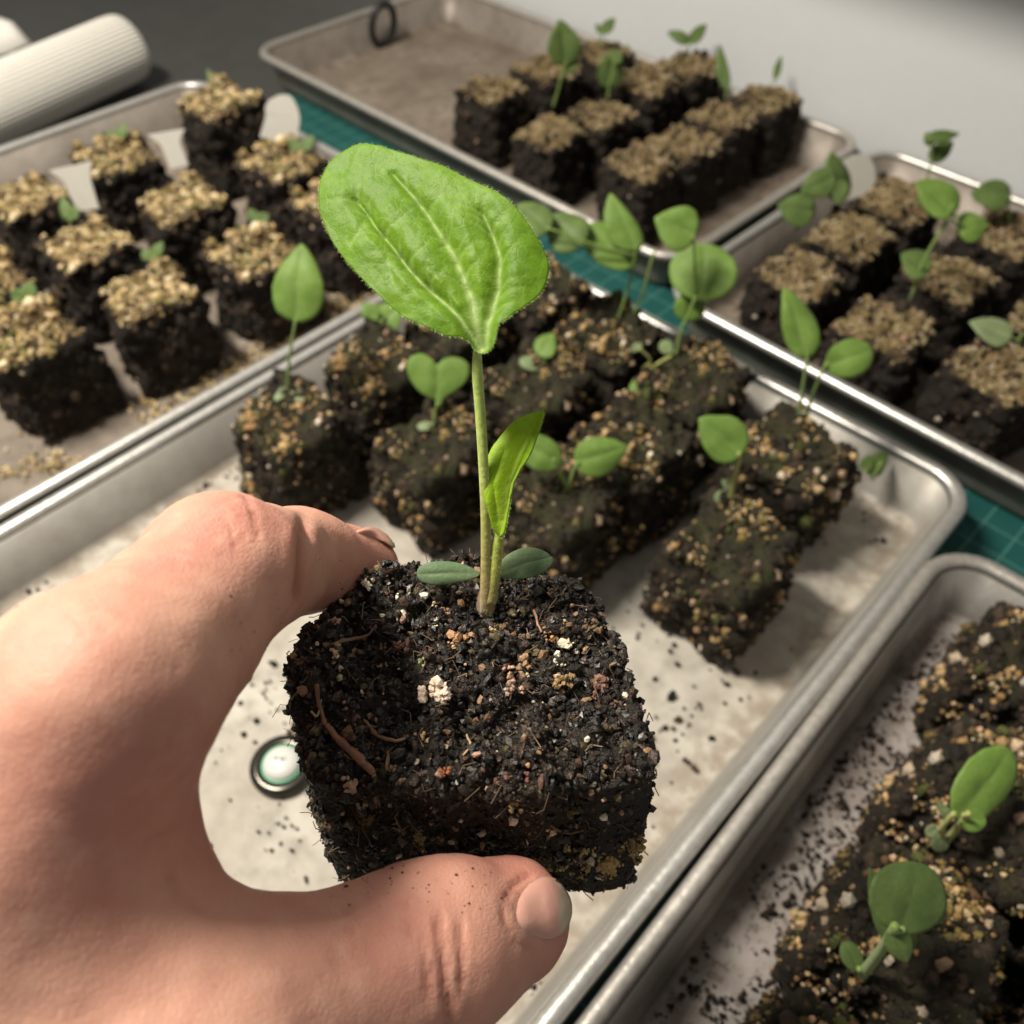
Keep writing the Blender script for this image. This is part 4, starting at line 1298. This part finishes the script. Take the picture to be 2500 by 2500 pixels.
# ------------------------------------------------------------------ the held seedling
plant_base = at_z(np.array(1188.), np.array(1490.), HZ)
dep0 = to_px(plant_base)[2]
root = thing('seedling', 'tall bright seedling with one large oval leaf rising from the held soil block', 'seedling', tuple(plant_base))
pb = np.array(plant_base)
DS = lambda t: dep0 - .0005 - .016 * t                        # the stem leans a little towards the lens
def stem_part(name, pts, widths, cols, d0, d1):
    n_ = 26
    q2 = spline([(x, y, 0) for x, y in pts], n_)[:, :2]
    t = np.linspace(0, 1, n_)
    dd = d0 + (d1 - d0) * t
    q = at(q2[:, 0], q2[:, 1], dd)
    R = np.interp(t, np.linspace(0, 1, len(widths)), widths) / 2 / FPX * dd
    V, F_, T_ = tube(q - pb, R, 14)
    cc = np.array([np.interp(t, np.linspace(0, 1, len(cols)), [c[i] for c in cols]) for i in range(3)]).T
    tc = np.vstack([np.repeat(cc, 14, 0), cc[:1], cc[-1:]])
    link(name, mesh_data(name, V, [F_, T_], M['stem'], attrs={'tint': tc}), root)
    return q, R
d_mid, d_top = dep0 - .006, dep0 - .017
hair_src = []
hair_src.append(stem_part('stem', [(1190, 1492), (1188, 1440), (1186, 1350), (1186, 1250), (1180, 1130), (1172, 1000), (1165, 900), (1167, 800)], (38, 31, 24, 26, 25, 26, 27, 12),
                          [(.34, .25, .13), (.36, .28, .11), (.40, .38, .10), (.40, .46, .12), (.38, .48, .11), (.40, .52, .13), (.40, .54, .15)], dep0, d_top + .0017))
hair_src.append(stem_part('leaf_stalk', [(1198, 1470), (1208, 1400), (1216, 1330), (1222, 1270)], (30, 28, 26, 14), [(.32, .26, .10), (.38, .42, .07), (.36, .46, .06)], dep0 - .0016, dep0 - .0066))
stem_part('stem_base', [(1186, 1495), (1187, 1462), (1190, 1420)], (50, 48, 30), [(.36, .26, .18), (.34, .24, .15), (.30, .21, .11)], dep0 + .0012, dep0 - .001)

big = [(1191, 838), (1211, 784), (1238, 764), (1288, 724), (1318, 687), (1330, 636), (1322, 600), (1288, 542), (1238, 485), (1154, 441), (1070, 401), (985, 374), (918, 356), (861, 357),
       (807, 394), (783, 441), (780, 495), (794, 549), (827, 613), (868, 663), (918, 714), (979, 768), (1036, 794), (1086, 815), (1130, 818), (1148, 838)]
vm = (9, [(1158, 832), (1146, 730), (1123, 663), (1100, 613), (1070, 566), (1039, 519), (1012, 482), (982, 451), (958, 424)])
vl_ = (5, [(1152, 826), (1113, 764), (1073, 727), (1026, 687), (992, 650), (958, 603), (918, 556), (891, 515), (868, 488)])
vr = (8, [(1172, 826), (1184, 764), (1208, 687), (1214, 619), (1201, 576), (1187, 542), (1174, 515)])
small = [[(1075, 610), (1105, 560), (1112, 500)], [(1105, 640), (1160, 590), (1190, 588)], [(1210, 640), (1250, 600), (1285, 560)], [(1200, 720), (1240, 700), (1285, 690)], [(990, 655), (1040, 610), (1060, 570)],
         [(930, 575), (985, 540), (1020, 500)], [(1040, 700), (1085, 660), (1100, 630)], [(860, 600), (890, 560), (895, 520)], [(960, 690), (950, 640), (940, 600)], [(1190, 560), (1230, 530), (1250, 500)], [(1040, 520), (1080, 480), (1090, 430)], [(1125, 670), (1165, 640), (1190, 600)]]
for w_, ln in (vm, vl_, vr):                        # branch veins leave each main vein at a slant
    q_ = spline([(x, y, 0) for x, y in ln], 24)[:, :2]
    rb_ = np.random.default_rng(int(ln[1][0]))
    for i_ in range(4, 23, 3):
        T_ = nrm(q_[min(i_ + 1, 23)] - q_[i_ - 1])
        for sg in (-1, 1):
            if rb_.random() < .75:
                Nn = np.array([-T_[1], T_[0]]) * sg
                L_ = rb_.uniform(28, 62)
                small.append([q_[i_], q_[i_] + T_ * L_ * .55 + Nn * L_ * .45, q_[i_] + T_ * L_ * .9 + Nn * L_ * 1.05])
top_p = at(np.array(1168.), np.array(830.), d_top - .0013)
def big_bend(X):
    u = (X[:, 0] - 1000) / 300.0
    v = (X[:, 1] - 600) / 260.0
    return -.0012 * (u * .8 + v * .5) ** 2 - .0010 * np.clip((X[:, 0] - 1230) / 100, 0, 1.2) ** 2 + .0008 * np.clip((1000 - X[:, 0] - .4 * (X[:, 1] - 500)) / 200, 0, 1.5)
me = leaf_mesh('leaf', big, (1045, 600), top_p, (-.30, -.42, .86), M['leaf_big'], [vm, vl_, vr], fine=small, groove=.00075, nb=220, rings=64, jag=.5, puff=.0007, seed=5, vein_strength=.62, bend=big_bend)
me.transform(Matrix.Translation(-Vector(pb)))
bl = link('leaf', me, root)
bl['label'] = 'large bright green oval leaf with three pale veins'
sm = bl.modifiers.new('s', 'SOLIDIFY'); sm.thickness = .00018; sm.offset = -1
yng = [(1205, 1290), (1195, 1235), (1185, 1195), (1180, 1150), (1190, 1125), (1200, 1095), (1225, 1055), (1250, 1022), (1282, 1002), (1312, 995), (1310, 1030), (1300, 1075), (1288, 1112), (1268, 1145), (1252, 1180), (1245, 1225), (1240, 1260), (1234, 1300), (1222, 1310)]
def y_bend(X):
    ax_ = (X[:, 0] - 1222) - (1300 - X[:, 1]) * .28
    return .0008 * np.clip(np.abs(ax_) / 30, 0, 1.5) - .0035 * np.clip((1300 - X[:, 1]) / 300, 0, 1) ** 2
me = leaf_mesh('leaf', yng, (1232, 1160), at(np.array(1222.), np.array(1280.), dep0 - .0080), (-.30, -.58, .76), M['leaf_new'],
               [(6, [(1222, 1300), (1232, 1200), (1262, 1100), (1300, 1010)]), (3, [(1215, 1270), (1208, 1180), (1230, 1100)]), (3, [(1230, 1270), (1245, 1180), (1285, 1080)])], groove=.00028, nb=120, rings=26, jag=.7, puff=.0003, seed=9, vein_strength=.5, bend=y_bend)
me.transform(Matrix.Translation(-Vector(pb)))
yl = link('leaf', me, root)
yl['label'] = 'folded yellow-green young leaf pointing up beside the stem'
sm = yl.modifiers.new('s', 'SOLIDIFY'); sm.thickness = .0003; sm.offset = -1
for out, c, n_, dd in [
    ([(1172, 1402), (1150, 1385), (1110, 1372), (1060, 1370), (1025, 1382), (1017, 1402), (1028, 1420), (1060, 1428), (1100, 1425), (1145, 1415)], (1095, 1400), (.0, -.55, .83), .0025),
    ([(1214, 1406), (1225, 1372), (1250, 1352), (1285, 1340), (1320, 1345), (1346, 1360), (1348, 1375), (1330, 1392), (1295, 1406), (1255, 1410)], (1282, 1376), (.0, -.55, .83), .0022)]:
    ax_ = np.array(out)
    me = leaf_mesh('seed_leaf', out, c, at(np.array(float(out[0][0])), np.array(float(out[0][1])), dep0 - dd), n_, M['leaf_cot'], [(4, [out[0], c, out[5]])], groove=.0002, nb=72, rings=12, cup=-.0004, puff=.0001, vein_strength=.35)
    me.transform(Matrix.Translation(-Vector(pb)))
    ol = link('seed_leaf', me, root)
    sm = ol.modifiers.new('s', 'SOLIDIFY'); sm.thickness = .0005; sm.offset = -1
# fine hairs on stem and leaf margins
rng = np.random.default_rng(31)
hv = []
def hair(p, d, L, r=.000022):
    d = nrm(d); s = nrm(np.cross(d, np.array([.3, .5, .8]))); t = np.cross(d, s)
    V = np.array([p + s * r, p - s * r * .5 + t * r * .87, p - s * r * .5 - t * r * .87, p + d * L])
    hv.append((V, np.array([(0, 1, 3), (1, 2, 3), (2, 0, 3)])))
for q, R in hair_src:
    for i in range(420):
        k_ = rng.integers(0, len(q) - 1); f_ = rng.random()
        p = q[k_] * (1 - f_) + q[k_ + 1] * f_
        T_ = nrm(q[k_ + 1] - q[k_]); d_ = nrm(np.cross(T_, rng.normal(size=3)))
        hair(p + d_ * R[k_] * .95 - pb, d_ + rng.normal(size=3) * .25, rng.uniform(.00015, .0005))
for mesh in (bl.data, yl.data):
    co = np.empty(len(mesh.vertices) * 3, np.float32); mesh.vertices.foreach_get('co', co); co = co.reshape(-1, 3)
    nb_ = 220 if mesh is bl.data else 120
    edge = co[-nb_:]
    ctr = co[0]
    for i in range(nb_ * 4):
        k_ = rng.integers(0, nb_); f_ = rng.random()
        p = edge[k_] * (1 - f_) + edge[(k_ + 1) % nb_] * f_
        hair(p, nrm(p - ctr) + rng.normal(size=3) * .4, rng.uniform(.00015, .00055))
    for i in range(500):
        k_ = rng.integers(0, len(co))
        hair(co[k_], np.array([0, -.6, .75]) + rng.normal(size=3) * .35, rng.uniform(.00015, .00035))
V, F_ = join(hv)
link('hairs', mesh_data('hairs', V, F_, M['hair'], smooth=False), root, kind='stuff')

# ------------------------------------------------------------------ the hand (one continuous surface from a smooth distance field)
def C(x, y, d_cm):
    return at(np.array(float(x)), np.array(float(y)), d_cm / 100)
wrist = C(-480, 2860, 8.4)
elbow = wrist + np.array([-.10, -.13, -.004])
PR = []                                              # (a, b, ra, rb, blend)
def cap(a, b, ra, rb, k=.5):
    PR.append((np.asarray(a), np.asarray(b), ra / 100, rb / 100, k / 100))
iM, iP, iD, iT = C(240, 1692, 8.4), C(548, 1397, 10.3), C(722, 1372, 12.8), C(878, 1392, 14.0)
cap(iM, C(405, 1555, 9.4), 1.0, .91, .4); cap(C(405, 1555, 9.4), iP, .91, .86, .3); cap(iP, iD, .86, .75, .2); cap(iD, iT, .77, .62, .3)
mM, mP, mD, mT = C(-20, 2020, 10.0), C(240, 1680, 12.2), C(130, 1860, 13.8), C(-10, 2010, 13.2)
cap(mM, mP, 1.15, .90); cap(mP, mD, .90, .76, .3); cap(mD, mT, .76, .64, .3)
rM, rP, rD, rT = C(-250, 1980, 10.4), C(50, 1840, 13.0), C(-20, 2010, 14.3), C(-140, 2120, 13.6)
cap(rM, rP, 1.1, .86); cap(rP, rD, .86, .72, .3); cap(rD, rT, .72, .6, .3)
pM, pP, pD, pT = C(-420, 2150, 10.8), C(-150, 2020, 13.2), C(-200, 2180, 14.2), C(-310, 2260, 13.6)
cap(pM, pP, 1.0, .76); cap(pP, pD, .76, .64, .3); cap(pD, pT, .64, .54, .3)
for m_ in (iM, mM, rM, pM):
    cap(m_, wrist + (m_ - iM) * .25, 1.0, 1.8, .6)
tM, tI, tT = C(430, 2590, 8.8), C(1052, 2318, 10.5), C(1240, 2250, 11.25)
cap(tM, tI, 1.30, .99, .7); cap(tI, tT, .98, .76, .3)
cap(tM, wrist, 1.5, 2.0, .7)
cap(C(175, 1930, 8.8), C(250, 2330, 9.2), 1.08, 1.20, .6)
cap(C(20, 2130, 8.6), C(150, 2600, 8.6), 1.3, 1.5, .8)
cap(C(-150, 2250, 9.2), C(0, 2700, 8.8), 1.5, 1.6, .8)
cap(wrist, elbow, 2.1, 3.0, 1.0)

def sdf(P):
    d = None
    for a, b, ra, rb, k in PR:
        ab = b - a
        t = np.clip(((P - a) @ ab) / (ab @ ab), 0, 1)
        e = np.linalg.norm(P - a - t[:, None] * ab, axis=1) - (ra + (rb - ra) * t)
        if d is None:
            d = e
        else:
            h = np.clip(.5 + .5 * (d - e) / k, 0, 1)
            d = d + (e - d) * h - k * h * (1 - h)
    # flesh under the pressing pads bulges, the joints are a little thicker
    return d

def grad(P, e=2e-4):
    g = np.stack([sdf(P + np.eye(3)[i] * e) - sdf(P - np.eye(3)[i] * e) for i in range(3)], 1)
    return nrm(g)

def surface_nets(lo, hi, h):
    dims = np.ceil((hi - lo) / h).astype(int) + 1
    B = 8
    nb_ = np.ceil(dims / B).astype(int)
    dims = nb_ * B
    cen = np.stack(np.meshgrid(*[np.arange(k) for k in nb_], indexing='ij'), -1).reshape(-1, 3)
    cd = sdf(lo + (cen * B + (B - 1) / 2) * h)
    D_ = np.empty(tuple(dims), np.float32)
    half = B * h * .5 * 1.8
    Dv = D_.reshape(nb_[0], B, nb_[1], B, nb_[2], B).transpose(0, 2, 4, 1, 3, 5)
    blk = np.repeat(cd.astype(np.float32), B ** 3).reshape(len(cen), B, B, B)
    near = np.where(np.abs(cd) < half)[0]
    loc = np.stack(np.meshgrid(*[np.arange(B)] * 3, indexing='ij'), -1).reshape(-1, 3)
    for ch in np.array_split(near, max(1, len(near) // 500)):
        pts = (cen[ch][:, None] * B + loc[None]).reshape(-1, 3)
        blk[ch] = sdf(lo + pts * h).astype(np.float32).reshape(-1, B, B, B)
    Dv[...] = blk.reshape(nb_[0], nb_[1], nb_[2], B, B, B)
    s = D_ < 0
    cs = s[:-1, :-1, :-1].astype(np.int8)
    cnt = sum(s[i:s.shape[0] - 1 + i, j:s.shape[1] - 1 + j, k:s.shape[2] - 1 + k].astype(np.int8) for i in (0, 1) for j in (0, 1) for k in (0, 1))
    act = np.argwhere((cnt > 0) & (cnt < 8))
    idx = -np.ones(cnt.shape, np.int32)
    idx[tuple(act.T)] = np.arange(len(act))
    acc = np.zeros((len(act), 3)); num = np.zeros(len(act))
    corners = [(i, j, k) for i in (0, 1) for j in (0, 1) for k in (0, 1)]
    for a in corners:
        for ax_ in range(3):
            if a[ax_] == 0:
                b = list(a); b[ax_] = 1
                da = D_[tuple((act + a).T)]; db = D_[tuple((act + b).T)]
                m = (da < 0) != (db < 0)
                t = da[m] / (da[m] - db[m])
                p = np.tile(np.array(a, float), (m.sum(), 1)); p[:, ax_] = t
                acc[m] += p; num[m] += 1
    V = lo + (act + acc / num[:, None]) * h
    F = []
    for ax_ in range(3):
        u, v = (ax_ + 1) % 3, (ax_ + 2) % 3
        sl0 = [slice(None)] * 3; sl1 = [slice(None)] * 3
        sl0[ax_] = slice(0, -1); sl1[ax_] = slice(1, None)
        e = s[tuple(sl0)] != s[tuple(sl1)]
        E_ = np.argwhere(e)
        E_ = E_[(E_[:, u] > 0) & (E_[:, v] > 0) & (E_[:, u] < s.shape[u] - 1) & (E_[:, v] < s.shape[v] - 1)]
        du = np.zeros(3, int); du[u] = 1
        dv = np.zeros(3, int); dv[v] = 1
        q = np.stack([idx[tuple((E_ - du - dv).T)], idx[tuple((E_ - dv).T)], idx[tuple(E_.T)], idx[tuple((E_ - du).T)]], 1)
        inside0 = s[tuple(E_.T)]
        q[~inside0] = q[~inside0][:, ::-1]
        F.append(q)
    return V, np.concatenate(F)

allp = np.array([p for a, b, ra, rb, k in PR for p in (a - max(ra, rb), a + max(ra, rb), b - max(ra, rb), b + max(ra, rb))])
V, F = surface_nets(allp.min(0) - .004, allp.max(0) + .004, .00085)
# creases and knuckle folds pressed into the skin
GN = grad(V)
X2 = np.column_stack(to_px(V)[:2])
facing = np.clip(((CAMP - V) * GN).sum(1) / np.linalg.norm(CAMP - V, axis=1) * 4, 0, 1) * (to_px(V)[2] > .03)
crease = np.zeros(len(V)); off = np.zeros(len(V))
for w, amp, line in [(6, .00035, [(1222, 2205), (1246, 2172), (1272, 2148), (1300, 2134)]), (6, .0002, [(1222, 2215), (1230, 2260), (1255, 2300), (1300, 2318)]), (9, .00042, [(1062, 2215), (1072, 2290), (1082, 2370), (1092, 2460), (1096, 2530)]), (7, .00030, [(1118, 2235), (1125, 2300), (1122, 2370), (1118, 2440)]), (7, .00026, [(1030, 2280), (1038, 2360), (1050, 2450)]),
                     (6, .0002, [(1090, 2420), (1110, 2450), (1108, 2500)]), (12, .0007, [(738, 1250), (728, 1330), (724, 1400), (712, 1480)]),
                     (6, .00026, [(590, 1205), (618, 1265), (622, 1330)]), (5, .0002, [(560, 1215), (590, 1275), (598, 1345)]), (5, .0002, [(530, 1230), (562, 1290), (572, 1350)]), (5, .00016, [(500, 1250), (530, 1310), (545, 1370)]), (6, .00014, [(150, 1470), (200, 1530), (215, 1590)]), (6, .00012, [(210, 1440), (250, 1510), (262, 1570)]), (5, .00016, [(850, 2190), (865, 2270), (870, 2350)]), (5, .00014, [(985, 2160), (1000, 2230), (1005, 2300)]), (7, .00014, [(300, 1850), (380, 1830), (450, 1800)]), (6, .00012, [(330, 2060), (420, 2020), (490, 1990)]), (12, .0002, [(400, 2120), (430, 2190), (500, 2240)]), (14, .00025, [(520, 1990), (560, 2080), (630, 2160)])]:
    d_, t_2 = seg_dist(X2, line)
    ends = np.clip(np.minimum(t_2, 1 - t_2) * 6 + .15, 0, 1)
    g = np.exp(-(d_ / w) ** 2) * facing * ends
    crease = np.maximum(crease, g * amp / .00042)
    off -= amp * g
    off += amp * .45 * np.exp(-((d_ - w * 2.6) / (w * 1.3)) ** 2) * facing * ends
# ridge of the tendon and soft lumps
off += .0007 * fbm(V, 45, 2, 2) + .00025 * fbm(V, 170, 3, 4)
V = V + GN * off[:, None]
red = np.zeros(len(V))
for p, r in ((iT, .014), (iD, .010), (tT, .011), (tI, .012), (iP, .009), (C(420, 1950, 9.6), .018)):
    red = np.maximum(red, np.exp(-(np.linalg.norm(V - p, axis=1) / r / 1.15) ** 2))
hand = thing('hand', 'bare left hand pinching a soil block between thumb and bent index finger', 'hand', tuple(iM))
hm = mesh_data('skin', V - iM, F, M['skin'], attrs={'crease': crease, 'red': red})
link('skin', hm, hand)

hbvh = BVHTree.FromPolygons([Vector(v) for v in V], [tuple(f) for f in F])
def trace(x, y):
    r = nrm(ray(np.array(x, float), np.array(y, float)))
    P, dd = [], []
    for q in r:
        h = hbvh.ray_cast(Vector(CAMP), Vector(q))
        P.append(np.array(h[0]) if h[0] is not None else CAMP + q * .12)
        dd.append(0.0 if h[0] is not None else 1.0)
    return np.array(P), np.array(dd)

def nail(outline, centre, name, lift, free_dir, free_at, nb=48, rings=14):
    B = poly_resample(outline, nb)
    c = np.array(centre, float)
    rho = np.linspace(0, 1, rings + 1)[1:]
    X = np.concatenate([[c]] + [c + (B - c) * r for r in rho])
    RR = np.concatenate([[0]] + [np.full(nb, r) for r in rho])
    P, dd = trace(X[:, 0], X[:, 1])
    good = np.abs(dd) < .0006
    # beyond the fingertip the plate carries on from its nearest supported ring
    for j in range(nb):
        last = 0
        for i in range(rings):
            k_ = 1 + i * nb + j
            if good[k_]:
                last = k_
            else:
                dep = to_px(P[last])[2] + .0004
                P[k_] = at(X[k_, 0], X[k_, 1], dep)
    n_ = grad(P)
    for _ in range(3):                       # an even plate, not every bump of the skin below
        Q_ = P[1:].reshape(rings, nb, 3)
        Q_[1:-1] = .25 * (Q_[:-2] + Q_[2:] + np.roll(Q_, 1, 1)[1:-1] + np.roll(Q_, -1, 1)[1:-1])
    P = P + n_ * (lift * (1 - .4 * RR ** 4) - (lift + .00035) * RR ** 5 * np.clip(.75 - 1.3 * ((X - c) @ nrm(np.array(free_dir, float))) / (np.ptp(B[:, 0]) * .5), 0, 1))[:, None]
    F4 = [(1 + i * nb + j, 1 + (i + 1) * nb + j, 1 + (i + 1) * nb + (j + 1) % nb, 1 + i * nb + (j + 1) % nb) for i in range(rings - 1) for j in range(nb)]
    F3 = [(0, 1 + j, 1 + (j + 1) % nb) for j in range(nb)]
    fr = np.clip(((X - c) @ nrm(np.array(free_dir, float)) - free_at) / 16, 0, 1)
    o_ = link(name, mesh_data(name, P - iM, [np.array(F4), np.array(F3)], M['nail'], attrs={'free': fr}), hand)
    sm_ = o_.modifiers.new('s', 'SOLIDIFY'); sm_.thickness = .0003; sm_.offset = -.3
    return o_
nail([(1256, 2225), (1266, 2184), (1292, 2150), (1325, 2140), (1358, 2155), (1384, 2190), (1390, 2228), (1376, 2268), (1345, 2292), (1308, 2290), (1276, 2276), (1260, 2254)], (1318, 2220), 'thumbnail', .00034, (1, -.05), 34)
nail([(866, 1298), (888, 1289), (913, 1293), (936, 1306), (954, 1328), (957, 1341), (941, 1332), (915, 1315), (890, 1305)], (914, 1305), 'fingernail', .0006, (1, .4), 30, rings=8)

# specks of soil stuck to the skin where the block is gripped
rng = np.random.default_rng(91)
X = np.vstack([np.column_stack([rng.uniform(760, 1230, 70), 2112 + np.abs(rng.normal(0, 34, 70)) + (rng.uniform(0, 1, 70) ** 2) * 60]),
               np.column_stack([rng.uniform(760, 960, 22), rng.uniform(1360, 1460, 22)]), np.column_stack([rng.uniform(560, 720, 14), rng.uniform(1450, 1620, 14)])])
P, dd = trace(X[:, 0], X[:, 1])
P = P[np.abs(dd) < .0005]
sz = rng.gamma(1.5, .00005, len(P)) + .00004
V, FF, at_ = grains(P - iM, sz, rng, pick(rng, np.array([(.02, .013, .01), (.05, .03, .02), (.12, .07, .05)]), len(P)), flat=.7)
link('soil_specks', mesh_data('soil_specks', V, FF, M['grain'], smooth=False, attrs=at_), hand, kind='stuff')
